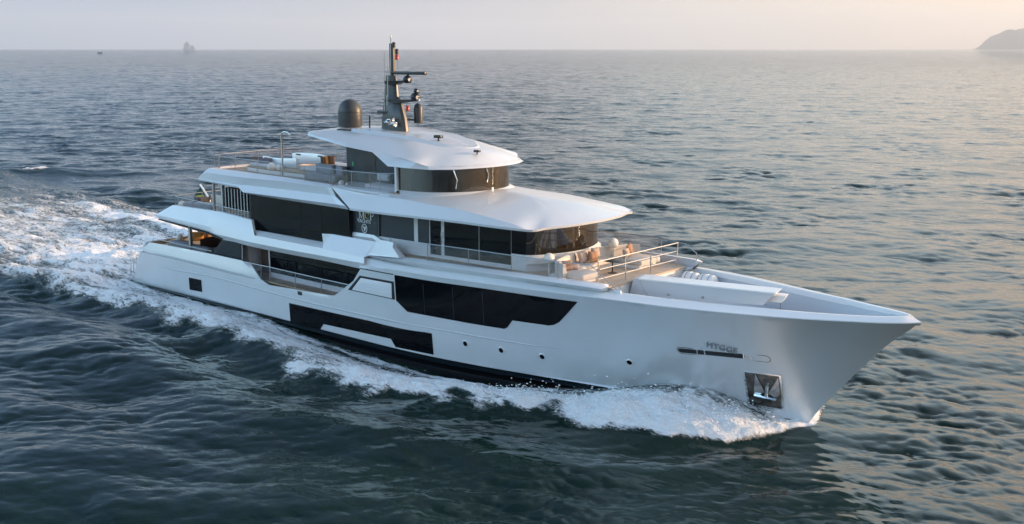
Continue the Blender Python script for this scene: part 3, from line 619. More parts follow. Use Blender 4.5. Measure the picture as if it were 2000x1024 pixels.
def text(name, body, size, loc, m, parent, rot=(R(90), 0, 0), ext=.012, xs=1.0, font=None, align='CENTER', shear=0):
    cu = bpy.data.curves.new(name, 'FONT'); cu.body = body; cu.size = size; cu.extrude = ext; cu.align_x = align; cu.align_y = 'CENTER'; cu.resolution_u = 3; cu.shear = shear; cu.space_character = 1.0
    tmp = bpy.data.objects.new(name + '_curve', cu); col.objects.link(tmp)
    dg = bpy.context.evaluated_depsgraph_get(); me = bpy.data.meshes.new_from_object(tmp.evaluated_get(dg)); col.objects.unlink(tmp); bpy.data.objects.remove(tmp)
    o = link(name, me, m, parent); o.matrix_local = Matrix.Translation(loc) @ (rot.to_4x4() if isinstance(rot, Matrix) else Matrix.Rotation(rot[0], 4, 'X')) @ Matrix.Diagonal((xs, 1, 1, 1)); return o
def serif(name, glyph, x, z, h, m, parent, w=.5):
    """a serifed capital built of strokes with feet"""
    bm = bmesh.new(); y = -4.345; t = h * .125; th = h * .06
    def st(x0, z0, x1, z1, q):
        d = Vector((x1 - x0, 0, z1 - z0)); n = Vector((d.z, 0, -d.x)).normalized() * q / 2
        b_prism(bm, [Vector((x + x0 * h * 1.3, y, z + z0 * h)) + n * 1, Vector((x + x1 * h * 1.3, y, z + z1 * h)) + n, Vector((x + x1 * h * 1.3, y, z + z1 * h)) - n, Vector((x + x0 * h * 1.3, y, z + z0 * h)) - n], (0, .02, 0))
    def foot(a, b, zz): st(a, zz, b, zz, th)
    if glyph == 'M':
        st(.08, 0, .08, 1, th); st(.08, 1, .42, .05, t); st(.42, .05, .78, 1, th); st(.80, 0, .80, 1, t); foot(-.03, .2, 0); foot(-.03, .14, 1); foot(.66, .94, 0); foot(.76, .94, 1)
    if glyph == 'P':
        st(.12, 0, .12, 1, t); foot(0, .28, 0); foot(0, .3, 1)
        pr = [(.2, 1), (.42, .96), (.55, .85), (.57, .73), (.52, .6), (.4, .5), (.2, .48)]
        for a, b in zip(pr, pr[1:]): st(*a, *b, th if a[1] > .9 or a[1] < .55 else t)
    if glyph == 'C':
        pr = [(.40 + .40 * math.cos(a), .5 + .5 * math.sin(a)) for a in np.linspace(.9, 5.4, 12)]
        for i, (a, b) in enumerate(zip(pr, pr[1:])): st(*a, *b, t if 2 < i < 8 else th)
        st(.66, .72, .66, .98, th)
    return finish(bm, name, m, parent)
x0, z0 = lx[0], lx[2]; H = .43
serif('letter_m', 'M', x0 - .58, z0 - .215, H, M['letter'], lv); serif('letter_c', 'C', x0 + .0, z0 - .19, H * .86, M['yellow'], lv); serif('letter_p', 'P', x0 + .44, z0 - .215, H, M['letter'], lv)
text('yachts_lettering', 'YACHTS', .30, (11.199, -4.345, 7.597), M['letter'], lv, xs=1.12, ext=.014)
em = (11.229, -4.345, 7.161)
bm = bmesh.new(); b_tube(bm, [(em[0] + .235 * math.cos(a), -4.345, em[2] + .265 * math.sin(a)) for a in np.linspace(0, 2 * math.pi, 28)[:-1]], .026, 6, True)
b_prism(bm, [(em[0] - .12, -4.345, em[2] + .12), (em[0] - .02, -4.345, em[2] + .12), (em[0] + .02, -4.345, em[2] - .06), (em[0] + .05, -4.345, em[2] + .12), (em[0] + .14, -4.345, em[2] + .12), (em[0] + .03, -4.345, em[2] - .17), (em[0] - .03, -4.345, em[2] - .17)], (0, .015, 0))
finish(bm, 'round_emblem', M['letter'], lv)

# ---- wheelhouse on the sun deck
ph = [(13.75, -3.8), (14.9, -3.68), (15.9, -3.38), (16.75, -2.8), (17.4, -2.0), (17.8, -1.05), (17.95, 0)]
phc = catmull([(x, y, 0) for x, y in ph] + [(x, -y, 0) for x, y in ph[:-1][::-1]], 4)
whb = bmesh.new(); b_prism(whb, [(p[0] - .06, p[1] * .985, 9.4) for p in phc], (0, 0, 2.2)); wheel = finish(whb, 'wheelhouse', M['black'], yacht, 30)
cuts = [0, 9, 18, 30, 39, 48]
for a, b in zip(cuts, cuts[1:]):
    overlay('wheelhouse_window', [(p[0], p[1], 9.72, 11.5) for p in phc[a:b + 1]], .012, M['bow_glass'], wheel)
loft('window_base', [[(p[0] * 1.001, p[1] * 1.006, 9.72), (p[0] + .16, p[1] * 1.03, 9.66), (p[0] + .52, p[1] * 1.10, 9.50 - .03 * max(0, p[0] - 15)), (p[0] + .5, p[1] * 1.09, 9.2), (p[0] - .1, p[1] * .96, 9.2)] for p in phc], M['roof'], wheel)
box('corner_post', (13.743, -3.9, 10.372), (.17, .17, 1.9), M['white'], wheel)
for px in ([(17.703, -3.05, 11.113), (17.986, -3.05, 10.571), (17.854, -3.05, 10.054)], [(17.98, -0.55, 11.05), (18.02, -0.42, 10.65), (18.0, -0.5, 10.2)]):
    tube('wiper', px, .03, M['chrome'], wheel)
bm = bmesh.new(); b_prism(bm, [(7.498, -2.5, 9.6), (14.2, -2.5, 9.6), (14.2, -2.5, 11.5), (11.9, -2.5, 12.0), (7.498, -2.5, 12.1)], (0, 5.0, 0)); aftw = finish(bm, 'wheelhouse_lobby', M['darkpanel'], yacht)
xl = [9.19, 10.313]
prism('lobby_door', [(xl[0], -2.515, 9.62), (xl[1], -2.515, 9.62), (xl[1], -2.515, 11.75), (xl[0], -2.515, 11.75)], (0, .05, 0), M['black'], aftw)
box('sticker', (8.141, -2.52, 10.798), (.14, .02, .26), M['green'], aftw)

# ---- hard top
He = [(3.55, 0, 12.60), (3.75, -1.6, 12.56)] + [(4.637, -3.35, 12.477), (7.192, -3.75, 12.243), (9.348, -4.05, 12.049), (12.182, -4.4, 11.916), (13.03, -4.55, 11.568), (13.775, -4.62, 11.198), (15.597, -4.55, 11.196)] + [(16.65, -4.06, 11.15), (17.6, -3.22, 11.16), (18.2, -2.15, 11.17), (18.5, -1.08, 11.17), (18.6, 0, 11.17)]
Hc = [(3.6, 0, 12.72), (3.8, -1.55, 12.69)] + [(4.665, -3.3, 12.675), (7.04, -3.62, 12.422), (9.175, -3.9, 12.204), (11.632, -4.12, 12.002), (12.785, -4.2, 11.909), (14.223, -4.28, 11.762), (15.922, -4.36, 11.537)] + [(16.5, -3.92, 11.33), (17.44, -3.1, 11.32), (18.04, -2.07, 11.32), (18.33, -1.04, 11.32), (18.42, 0, 11.32)]
Ht = [(4.6, 0, 12.86), (4.9, -1.0, 12.86), (5.6, -2.0, 12.84), (7.2, -2.2, 12.80), (9.2, -2.3, 12.74), (11.2, -2.3, 12.66), (12.4, -2.3, 12.58), (13.6, -2.3, 12.44), (14.9, -2.25, 12.20), (16.0, -2.1, 11.98), (16.6, -1.75, 11.92), (17.0, -1.2, 11.90), (17.2, -.6, 11.90), (17.3, 0, 11.90)]
Hs = [(5.6, 0, 12.88), (5.8, 0, 12.88), (6.2, 0, 12.88), (7.4, 0, 12.88), (9.2, 0, 12.86), (11.2, 0, 12.82), (12.4, 0, 12.75), (13.6, 0, 12.64), (14.6, 0, 12.52), (15.2, 0, 12.42), (15.5, 0, 12.37), (15.7, 0, 12.33), (15.8, 0, 12.31), (15.9, 0, 12.30)]
bm = bmesh.new()
for s in (1, -1):
    fl = lambda net: [[(x, s * y, z) for x, y, z in r] for r in net]
    he3 = [tuple(p) for p in He]
    b_loft(bm, fl([[a, b] for a, b in zip(he3, Hc)]), closed=False)
    b_loft(bm, fl(surf([[a, b, c_] for a, b, c_ in zip(Hc, Ht, Hs)], 3, 4)), closed=False)
    b_loft(bm, fl([[a, (min(max(a[0], 4.2), 17.9), a[1] * .93, a[2] - .05)] for a in he3]), closed=False)
    b_loft(bm, fl([[(min(max(a[0], 4.2), 17.9), a[1] * .93, a[2] - .05), (min(max(a[0], 5.5), 16), 0, a[2] + .02)] for a in he3]), closed=False)
hard = finish(bm, 'hard_top', M['roof'], yacht, 14, weld=3e-3)
hb_ = [(7.3, -1.75), (8.0, -1.95), (11, -1.95), (13.6, -1.75), (15.4, -1.25), (16.4, -.55), (16.65, 0)]
hb_ = hb_ + [(x, -y) for x, y in hb_[:-1][::-1]]
hz = lambda x: interp([(7, 12.83), (9.2, 12.80), (11.2, 12.74), (12.4, 12.68), (13.6, 12.54), (15, 12.34), (16, 12.2), (17, 11.98)], x)
bm = bmesh.new()
b_loft(bm, [[(x + .12 * (x > 12), y * 1.16, hz(x + .15) - .08) for x, y in hb_], [(x * .985 + .12, y, hz(x) + .15 * (1 if x < 13.5 else .75)) for x, y in hb_]])
finish(bm, 'roof_fairing', M['roof'], hard, 25)
box('roof_hatch', (6.7, -1.9, 12.86), (1.2, .34, .06), M['darkpanel'], hard, .06)

# ---------------------------------------------------------------- openings and fittings of the hull
conform('hull_window', [(14.976, 4.925), (14.985, 3.357), (15.873, 2.801), (18.466, 2.831), (20.726, 2.845), (23.032, 2.886), (23.261, 2.999), (23.716, 3.498), (25.025, 3.535), (26.094, 3.564), (26.438, 3.664), (26.821, 3.89), (28.38, 5.299), (22.281, 5.131), (18.372, 4.986)], .025, .06, M['glass'], hull, (.5, .4))
conform('hull_window', [(4.466, 1.545), (4.463, 0.209), (7.59, 0.298), (7.946, 0.702), (14.289, 0.845), (14.635, 0.388), (17.669, 0.439), (17.687, 1.754), (11.427, 1.66)], .025, .06, M['glass'], hull, (.5, .4))
conform('hull_window', [(-7.599, 1.571), (-7.62, 0.638), (-5.976, 0.714), (-5.962, 1.614)], .025, .06, M['glass'], hull, (.5, .4))
for a, b in (((17.381, -5.335, 4.712), (17.319, -5.151, 2.908)), ((19.698, -5.287, 4.862), (19.537, -4.988, 2.911)), ((21.966, -5.223, 4.925), (21.673, -4.8, 2.939))): tube('pane_joint', [a, b], .016, M['darkpanel'], hull, 6)
vent = conform('vent_recess', [(10.641, 3.375), (11.858, 4.443), (14.93, 4.497), (14.986, 3.373), (14.723, 3.38)], .02, .05, M['black'], hull, (.5, .4))
pan = conform('vent_panel', [(11.035, 3.433), (11.963, 4.313), (14.693, 4.353), (14.641, 3.43)], .05, .06, M['white'], vent, (.5, .4), bevel=.02)
bm = bmesh.new()
for a, b in (((12.588, -5.386, 3.9), (14.635, -5.365, 3.915)), ((12.476, -5.377, 3.724), (14.616, -5.353, 3.739))): b_tube(bm, [a, b], .02, 6)
finish(bm, 'vent_slats', M['white'], vent)
tube('seam_strip', [(14.979, -5.383, 4.96), (14.962, -5.27, 3.357)], .035, M['white'], hull, 6)
tube('seam_strip', [(11.942, -5.404, 4.909), (14.922, -5.392, 4.938)], .028, M['black'], hull, 6)
# long moulded ribs
def rib(name, pts, r, m):
    bm = bmesh.new(); p = catmull(pts, 5); n = len(p)
    b_tube(bm, [(q[0], q[1] + r * .62, q[2]) for q in p], [r * min(1, .15 + 5 * i / n, .15 + 5 * (n - 1 - i) / n) for i in range(n)], 10)
    return finish(bm, name, m, hull, 60)
rib('moulded_rib', [(-13.094, -5.048, 2.027), (-11.432, -5.093, 1.855), (-8.87, -5.144, 1.895), (-4.117, -5.195, 2.066), (4.238, -5.225, 1.929), (9.503, -5.228, 1.941), (14.669, -5.163, 2.003), (19.128, -4.877, 2.096), (22.874, -4.43, 2.137), (25.927, -3.902, 2.184), (28.041, -3.49, 2.266)], .08, M['rib'])
rib('rubbing_strake', [(-14.298, -5.034, 2.754), (-10.137, -5.162, 2.818), (-5.303, -5.218, 2.804), (-2.111, -5.234, 2.755), (0.92, -5.25, 2.782)], .06, M['rib'])
tube('groove_shadow', [(x, y - .035, z - .10) for x, y, z in [(-14.298, -5.034, 2.754), (-10.137, -5.162, 2.818), (-5.303, -5.218, 2.804), (-2.111, -5.234, 2.755), (0.802, -5.25, 2.783)]], .02, M['dullsteel'], hull, 6)  # thin grey line drawn in place of the groove's shadow
box('mooring_cleat', (-14.081, -5.072, 2.746), (.32, .10, .12), M['chrome'], hull, bevel=.02)
# port lights
for c_ in ((20.113, -4.679, 1.521), (22.548, -4.326, 1.511), (25.116, -3.832, 1.526), (30.206, -2.827, 1.981)):
    e = .05; nx = (hb(c_[0] + e, c_[2]) - hb(c_[0] - e, c_[2])) / (2 * e); nz = (hb(c_[0], c_[2] + e) - hb(c_[0], c_[2] - e)) / (2 * e)
    n = Vector((-nx, -1, -nz)).normalized() * 1.0; n = Vector((-nx, -1, nz * -1)); n.normalize()
    mt = Matrix.Translation(Vector(c_)) @ n.to_track_quat('Z', 'Y').to_matrix().to_4x4()
    bm = bmesh.new(); b_lathe(bm, [(.15, .012), (.155, .03), (.20, .035), (.225, .012), (.225, -.04)], (0, 0, 0), 20); bmesh.ops.transform(bm, matrix=mt, verts=bm.verts); fr_ = finish(bm, 'porthole', M['hull'], hull)
    bm = bmesh.new(); b_lathe(bm, [(0, .016), (.155, .016), (.155, -.04), (0, -.04)], (0, 0, 0), 20); bmesh.ops.transform(bm, matrix=mt, verts=bm.verts); finish(bm, 'pane', M['glass'], fr_)
box('fairlead', (5.705, -5.261, 2.399), (.42, .06, .24), M['black'], hull, bevel=.02)
# long mooring slot with rollers
def strip(pts_top, pts_bot): return pts_top + pts_bot[::-1]
def pill(a, b, r, n=7):
    ax, az = a; bx, bz = b; t = math.atan2(bz - az, bx - ax)
    return [(ax + r * math.cos(t + math.pi / 2 + math.pi * k / n), az + r * math.sin(t + math.pi / 2 + math.pi * k / n)) for k in range(n + 1)] + [(bx + r * math.cos(t - math.pi / 2 + math.pi * k / n), bz + r * math.sin(t - math.pi / 2 + math.pi * k / n)) for k in range(n + 1)]
sa, sb = [(33.279, 3.194), (37.423, 3.302)]
conform('slot_rim', pill(sa, sb, .20), .012, .05, M['darksteel'], hull, (.5, .4))
slot = conform('mooring_slot', pill(sa, sb, .165), .022, .05, M['hull'], hull, (.5, .4))
conform('slot_opening', pill(sa, (sb[0] - 1.1, sb[1]),   .125), .034, .05, M['black'], slot, (.5, .4))
for a, b in (((34.149, -2.687, 3.38), (34.103, -2.551, 3.132)), ((34.526, -2.583, 3.376), (34.482, -2.449, 3.129)), ((36.403, -2.078, 3.415), (36.377, -1.965, 3.205)), ((36.734, -1.97, 3.404), (36.709, -1.859, 3.195))):
    tube('roller', [a, b], .045, M['chrome'], slot)
# raised name
nm = (35.436, -2.479, 3.668); nr_ = (36.141, -2.223, 3.577); nl = (34.75, -2.736, 3.776); nu = (35.498, -2.601, 3.899)
ux = (Vector(nr_) - Vector(nl)); L_ = ux.length; ux.normalize(); uz = Vector(nu) - Vector(nm); uz = (uz - ux * uz.dot(ux)).normalized(); un = ux.cross(uz)
rm = Matrix((ux, uz, un)).transposed()
_n = text('name_lettering', 'HYGGE', .60, (0, 0, 0), M['name'], hull, rot=rm, ext=.06)
_vx = [v.co.x for v in _n.data.vertices]; _vy = [v.co.y for v in _n.data.vertices]; _k = L_ / (max(_vx) - min(_vx)); _cy = (max(_vy) + min(_vy)) / 2
for v in _n.data.vertices:            # laid on the flare of the bow
    p = Vector(nm) + ux * (v.co.x * _k) + uz * ((v.co.y - _cy) * .92); v.co = (p.x, -(hb(p.x, p.z) + .005 + (v.co.z + .06) * .6), p.z)
_n.matrix_local = Matrix()
# anchor pocket
ap = [(36.139, 2.462), (37.941, 2.459), (37.83, 0.425), (36.034, 0.414)]
pocket = conform('anchor_pocket', ap, .03, .06, M['chrome'], hull, (.6, .5), bevel=.02)
conform('pocket_plate', [(36.217, 2.37), (37.829, 2.355), (37.727, 0.52), (36.151, 0.538)], .045, .03, M['darksteel'], pocket, (.6, .5))
fl_ = [(37.158, -1.0, 1.446), (36.748, -1.461, 2.412), (36.446, -0.961, 1.124), (36.776, -0.946, 1.165)]
bm = bmesh.new()
b_prism(bm, [(37.046, -0.999, 1.422), (36.741, -1.447, 2.382), (36.729, -0.91, 1.146)], (0, .05, 0)); b_prism(bm, [(36.741, -1.447, 2.382), (36.44, -0.951, 1.12), (36.729, -0.91, 1.146)], (0, .04, 0))
b_prism(bm, [(37.234, -0.928, 1.366), (37.806, -1.103, 2.312), (37.423, -0.739, 1.15)], (0, .05, 0)); b_prism(bm, [(37.806, -1.103, 2.312), (37.739, -0.659, 1.199), (37.423, -0.739, 1.15)], (0, .04, 0))
finish(bm, 'anchor_fluke', M['steel'], pocket)
tube('anchor_shank', [(37.229, -1.107, 1.749), (37.088, -0.889, 1.061)], .085, M['chrome'], pocket, 8)
bm = bmesh.new(); b_tube(bm, [(36.494, -0.997, 1.117), (37.078, -0.924, 1.093), (37.551, -0.709, 1.039)], [.06, .10, .06], 8); finish(bm, 'anchor_crown', M['chrome'], pocket)
# transom ladder and hoops
def hoop(px, y):
    return tube('boarding_hoop', px, .035, M['steel'], yacht, 8)
hoop([(-17.284, -4.4, 0.178), (-17.118, -4.4, 1.45), (-17.262, -4.4, 1.556), (-17.992, -4.4, 1.42), (-18.09, -4.4, 1.282)], 0)
tube('boarding_hoop', [(-17.538, -4.0, 0.037), (-17.516, -4.0, 1.423), (-17.34, -4.0, 1.571), (-16.856, -4.0, 1.674)], .035, M['steel'], yacht)
tube('ladder_rail', [(-16.5, -4.2, .2), (-16.6, -4.2, 1.9)], .03, M['steel'], yacht)
bm = bmesh.new()
b_prism(bm, [(-16.0, -4.5, .35), (-17.1, -4.3, .35), (-17.1, 4.3, .35), (-16.0, 4.5, .35)], (0, 0, -.22))
finish(bm, 'swim_platform', M['hull'], yacht, bevel=.04)

# ---------------------------------------------------------------- main deck: cockpit, saloon side, rails
prism('main_deck', [(-13.2, -4.85, 2.62), (12.3, -5.05, 2.62), (12.3, 5.05, 2.62), (-13.2, 4.85, 2.62)], (0, 0, -.12), M['teak'], yacht)
xs_ = [-2.241, -1.438, 1.019, 10.548]
sal = prism('saloon_wall', [(xs_[2] - .02, -4.05, 2.6), (xs_[3] + 1.5, -4.05, 2.6), (xs_[3] + 1.5, -4.05, 5.0), (xs_[2] - .02, -4.05, 5.0)], (0, 8.1, 0), M['offwhite'], yacht)
n3 = 4
for k in range(n3):
    a = xs_[2] + (xs_[3] + 1 - xs_[2]) * k / n3; b = xs_[2] + (xs_[3] + 1 - xs_[2]) * (k + 1) / n3 - .03
    prism('saloon_window', [(a, -4.10, 3.0), (b, -4.10, 3.0), (b, -4.10, 4.98), (a, -4.10, 4.98)], (0, .05, 0), M['glass'], sal)
box('door_frame', (xs_[2] - .03, -4.1, 3.8), (.10, .12, 2.36), M['white'], sal)
prism('pilaster', [(xs_[0] + .02, -4.1, 2.6), (xs_[1], -4.1, 2.6), (xs_[1], -4.1, 5.0), (xs_[0] + .02, -4.1, 5.0)], (0, 1.1, 0), M['white'], yacht)
box('entrance_lobby', (xs_[1] + .9, -2.6, 3.8), (2.6, .12, 2.36), M['darkbrown'], yacht)
bm = bmesh.new(); b_box(bm, (xs_[1] + 1.25, -3.1, 3.55), (1.6, .6, 1.9)); finish(bm, 'lobby_cabinet', M['darkbrown'], yacht)
box('lobby_counter', (xs_[1] + 1.25, -3.1, 4.53), (1.7, .75, .06), M['taupe'], yacht)
lp = prism('stair_screen', [(-3.668, -4.72, 4.754), (-1.346, -4.72, 4.791), (-1.393, -4.72, 3.483), (-5.16, -4.72, 3.48)], (0, .08, 0), M['darkpanel'], yacht)
bm = bmesh.new()
tl, tr_, br, bl = [Vector(p) for p in [(-3.692, -4.75, 4.682), (-1.429, -4.75, 4.731), (-1.496, -4.75, 3.547), (-4.913, -4.75, 3.552)]]
for k in range(11):
    t = (k + .5) / 11; b_tube(bm, [tl.lerp(bl, t), tr_.lerp(br, t)], .032, 6)
finish(bm, 'louvre_slats', M['darkpanel'], lp)
tube('screen_frame', [(-3.538, -4.74, 4.809), (-1.252, -4.74, 4.841), (-1.334, -4.74, 3.476)], .035, M['white'], yacht, 6)

def railing(name, label, top, posts, r=.03, glass=None, m='rail', mg='railglass', parent=None, bars=()):
    t = parent or yacht
    g = bpy.data.objects.new(name, None); col.objects.link(g); g.parent = t
    bm = bmesh.new(); b_tube(bm, top, r, 8); finish(bm, 'top_rail', M[m], g)
    for b_ in bars: tube('bar', b_, r * .85, M[m], g)
    for a, b in posts: tube('post', [a, b], r * .9, M[m], g)
    if glass:
        for gp in glass:
            bm = bmesh.new(); b_prism(bm, gp, (0, .012, 0)); finish(bm, 'glass_panel', M[mg], g)
    return g
# side rail of the main deck
T = [(-0.623, -5.2, 3.672), (1.5, -5.2, 3.684), (2.475, -5.2, 3.691), (5.245, -5.2, 3.67), (7.932, -5.2, 3.657), (10.588, -5.2, 3.659)]; Bt = [(-0.39, -5.2, 3.595), (1.424, -5.2, 2.667), (2.401, -5.2, 2.666), (5.183, -5.2, 2.687), (7.882, -5.2, 2.716), (9.717, -5.2, 2.959)]
railing('side_rail', '', T, [(T[i], Bt[i]) for i in (1, 2, 3, 4)], .03, [[T[i], T[i + 1], Bt[i + 1], Bt[i]] for i in range(0, 5)])
# gunwale rail aft
T = [(-12.945, -4.75, 3.816), (-10.284, -4.75, 3.793), (-7.598, -4.75, 3.768), (-5.021, -4.75, 3.781)]; Bt = [(-12.986, -4.75, 3.474), (-10.32, -4.75, 3.477), (-7.629, -4.75, 3.459), (-5.045, -4.75, 3.517)]
railing('gunwale_rail', '', T, list(zip(T, Bt)), .028)
tube('stair_rail', [(-5.462, -4.3, 3.627), (-4.206, -4.3, 4.711)], .03, M['darkbrown'], yacht)
prism('cockpit_locker', [(-11.434, -4.55, 3.473), (-10.891, -4.55, 3.851), (-6.045, -4.55, 3.778), (-6.082, -4.55, 3.396)], (0, .6, 0), M['greyfabric'], yacht, bevel=.03)
box('deck_column', (-8.038, -4.55, 4.223), (.22, .22, 2.1), M['dullsteel'], yacht)

# ---- upper deck aft
T = [(-9.653, -4.62, 7.327), (-7.38, -4.62, 7.249), (-5.094, -4.62, 7.165), (-3.261, -4.62, 7.12), (-0.349, -4.62, 7.046)]; Bt = [(-9.727, -4.62, 6.652), (-7.442, -4.62, 6.644), (-5.143, -4.62, 6.645), (-3.305, -4.62, 6.626), (-0.388, -4.62, 6.547)]
railing('stern_rail', '', T, list(zip(T, Bt))[:3], .026, [[T[i], T[i + 1], Bt[i + 1], Bt[i]] for i in range(4)])
zt_ = T[0][2]; xa_ = T[0][0]
P2_ = [T[0], (xa_ - .35, -4.2, zt_), (xa_ - .55, -2.0, zt_), (xa_ - .6, 0, zt_), (xa_ - .55, 2.0, zt_), (xa_ - .35, 4.2, zt_), (xa_ + .3, 4.6, zt_), (xa_ + 5, 4.65, zt_)]
railing('stern_rail', '', P2_, [(p, (p[0], p[1], zt_ - .75)) for p in P2_[1:6]], .026)
tube('deck_column', [(-4.589, -4.6, 8.778), (-4.656, -4.6, 6.69)], .11, M['dullsteel'], yacht, 10)
box('deck_column', (-3.646, -4.5, 7.615), (.16, .22, 2.0), M['dullsteel'], yacht)
ls = bpy.data.objects.new('louvre_screen', None); col.objects.link(ls); ls.parent = yacht
xL = [-3.281, -0.492]
for k in range(8):
    x = xL[0] + (xL[1] - xL[0]) * k / 7.6
    box('slat', (x, -4.42, 7.42), (.07, .42, 2.15), M['dullsteel'], ls, R(25))
box('screen_panel', ((xL[0] + xL[1]) / 2 + .1, -4.1, 7.75), (xL[1] - xL[0] + .5, .06, 1.5), M['darkpanel'], ls)
tube('lower_rail', [(xL[0], -4.5, 6.75), (xL[1], -4.5, 6.72)], .03, M['dullsteel'], ls)

# ---- sun deck rail
pxs = [(419, 303, 329), (427, 304.6, 330), (459, 309, 334.5), (503, 314.5, 341), (548, 319.5, 346.5), (595, 324.5, 353.5), (644, 329.3, 361), (650, 330.6, 361.8), (687, 335, 366), (723, 338, 370), (742, 339, 373.5)]
T = [(-5.05, -4.1, 10.628), (-4.544, -4.1, 10.602), (-2.409, -4.2, 10.59), (0.212, -4.2, 10.572), (2.773, -4.2, 10.575), (5.327, -4.2, 10.585), (7.868, -4.2, 10.609), (8.169, -4.2, 10.588), (9.998, -4.2, 10.581), (11.718, -4.2, 10.615), (12.603, -4.2, 10.65)]
Bt = [(-5.139, -4.1, 9.676), (-4.629, -4.1, 9.676), (-2.487, -4.2, 9.678), (0.141, -4.2, 9.645), (2.711, -4.2, 9.652), (5.27, -4.2, 9.617), (7.815, -4.2, 9.576), (8.119, -4.2, 9.575), (9.954, -4.2, 9.592), (11.679, -4.2, 9.61), (12.565, -4.2, 9.576)]
T2 = T + [(13.55, -3.95, T[-1][2] + .04)]; B2 = Bt + [(13.55, -3.95, Bt[-1][2])]
railing('sun_deck_rail', '', T2, list(zip(T, Bt)), .024, [[T2[i], T2[i + 1], B2[i + 1], B2[i]] for i in range(len(T2) - 1)])
q = T[0]; zt_ = q[2] - .02
P3 = [q, (q[0] - .35, -3.5, zt_), (q[0] - .55, -2, zt_), (q[0] - .6, 0, zt_), (q[0] - .55, 2, zt_), (q[0] - .3, 3.6, zt_), (q[0] + .4, 4.1, zt_), (q[0] + 3.5, 4.15, zt_), (q[0] + 7, 4.15, zt_), (q[0] + 10, 4.15, zt_), (q[0] + 13.5, 4.15, zt_)]
g3 = railing('sun_deck_rail', '', P3, [(p, (p[0], p[1], 9.6)) for p in P3[1:]], .024)
for a, b in zip(P3, P3[1:]):
    bm = bmesh.new(); d = (Vector(b) - Vector(a)).cross(Vector((0, 0, 1))).normalized() * .012
    b_prism(bm, [a, b, (b[0], b[1], 9.62), (a[0], a[1], 9.62)], d); finish(bm, 'glass_panel', M['railglass'], g3)
for k, x in enumerate((1.2, 2.4, 3.4)):
    tube('post', [(x, 4.0, 9.6), (x, 4.0, 10.85)], .045, M['steel'], g3)
tube('shower_post', [Vector(p) for p in [(2.527, -3.9, 9.595), (2.606, -3.9, 11.203), (2.603, -3.9, 12.387), (2.67, -3.9, 12.559), (2.896, -3.9, 12.637), (3.282, -3.9, 12.64), (3.44, -3.9, 12.547), (3.599, -3.9, 12.472)]], .065, M['steel'], yacht, 10)

# ---- side rail of the upper deck and rails of the forward terrace
T = [(13.251, -4.85, 6.946), (14.163, -4.85, 6.957), (17.31, -4.85, 6.991), (20.579, -4.85, 7.076), (23.779, -4.85, 7.132), (26.922, -4.75, 7.191), (28.871, -4.55, 7.243), (30.418, -4.35, 6.12)]
Bt = [(13.245, -4.85, 6.773), (14.156, -4.85, 6.74), (17.288, -4.85, 5.982), (20.569, -4.85, 6.073), (23.779, -4.85, 6.178), (26.931, -4.75, 6.256), (29.892, -4.55, 6.353)]
railing('terrace_rail', '', T, [(T[i], Bt[i]) for i in (1, 2, 3, 4, 5)] + [(T[1], Bt[1])], .024, [[T[i], T[i + 1], Bt[i + 1], Bt[i]] for i in range(1, 5)] + [[T[5], T[6], Bt[6], Bt[5]]])
Tm = [(p[0], -p[1], p[2]) for p in T]; Bm = [(p[0], -p[1], p[2]) for p in Bt]
Tm[-1] = (29.684, 4.2, 6.709); Tm[-2] = (28.842, 4.3, 7.152)
railing('terrace_rail', '', Tm[3:] + [(29.701, 4.2, 6.27)], [(Tm[i], Bm[i]) for i in (3, 4, 5)], .026, [[Tm[i], Tm[i + 1], Bm[i + 1], Bm[i]] for i in range(3, 5)])
S3 = [(28.73, -3.72, 7.262), (28.836, -3.72, 6.859), (28.78, -3.72, 6.34)]; P3_ = [(28.714, 3.78, 7.25), (28.645, 3.78, 6.756), (28.56, 3.78, 6.243)]
fp = [(S3[0], (28.783, -3.72, 6.178)), ((28.75, -1.325, 7.245), (28.75, -1.277, 5.862)), ((28.75, 1.01, 7.268), (28.75, 1.046, 5.863)), (P3_[0], (28.645, 3.78, 5.779))]
railing('forward_rail', '', [S3[0], P3_[0]], fp, .034, m='steel', bars=[[S3[1], P3_[1]], [S3[2], P3_[2]]])
# forward terrace
prism('terrace_deck', [(23.0, -4.35, 5.93), (28.6, -4.3, 5.93), (29.15, -4.0, 5.93), (29.15, 4.0, 5.93), (28.6, 4.3, 5.93), (23.0, 4.35, 5.93)], (0, 0, -.1), M['litteak'], yacht)
prism('terrace_front', [(29.08, -4.1, 4.72), (29.08, 4.1, 4.72), (29.08, 4.1, 5.83), (29.08, -4.1, 5.83)], (-.15, 0, 0), M['offwhite'], yacht)
box('step_light', (29.1, -2.081, 5.738), (.04, .34, .18), M['globe'], yacht)
plates('terrace_step', [[(29.795, -4.15, 5.968), (30.494, -4.15, 6.124), (30.258, -3.5, 5.66), (29.825, -4.1, 5.857)]], (0, 0, -.5), M['white'], yacht)
prism('side_deck', [(9.5, -4.75, 5.95), (23.2, -4.7, 5.93), (23.2, 4.7, 5.93), (9.5, 4.75, 5.95)], (0, 0, -.1), M['teak'], yacht)
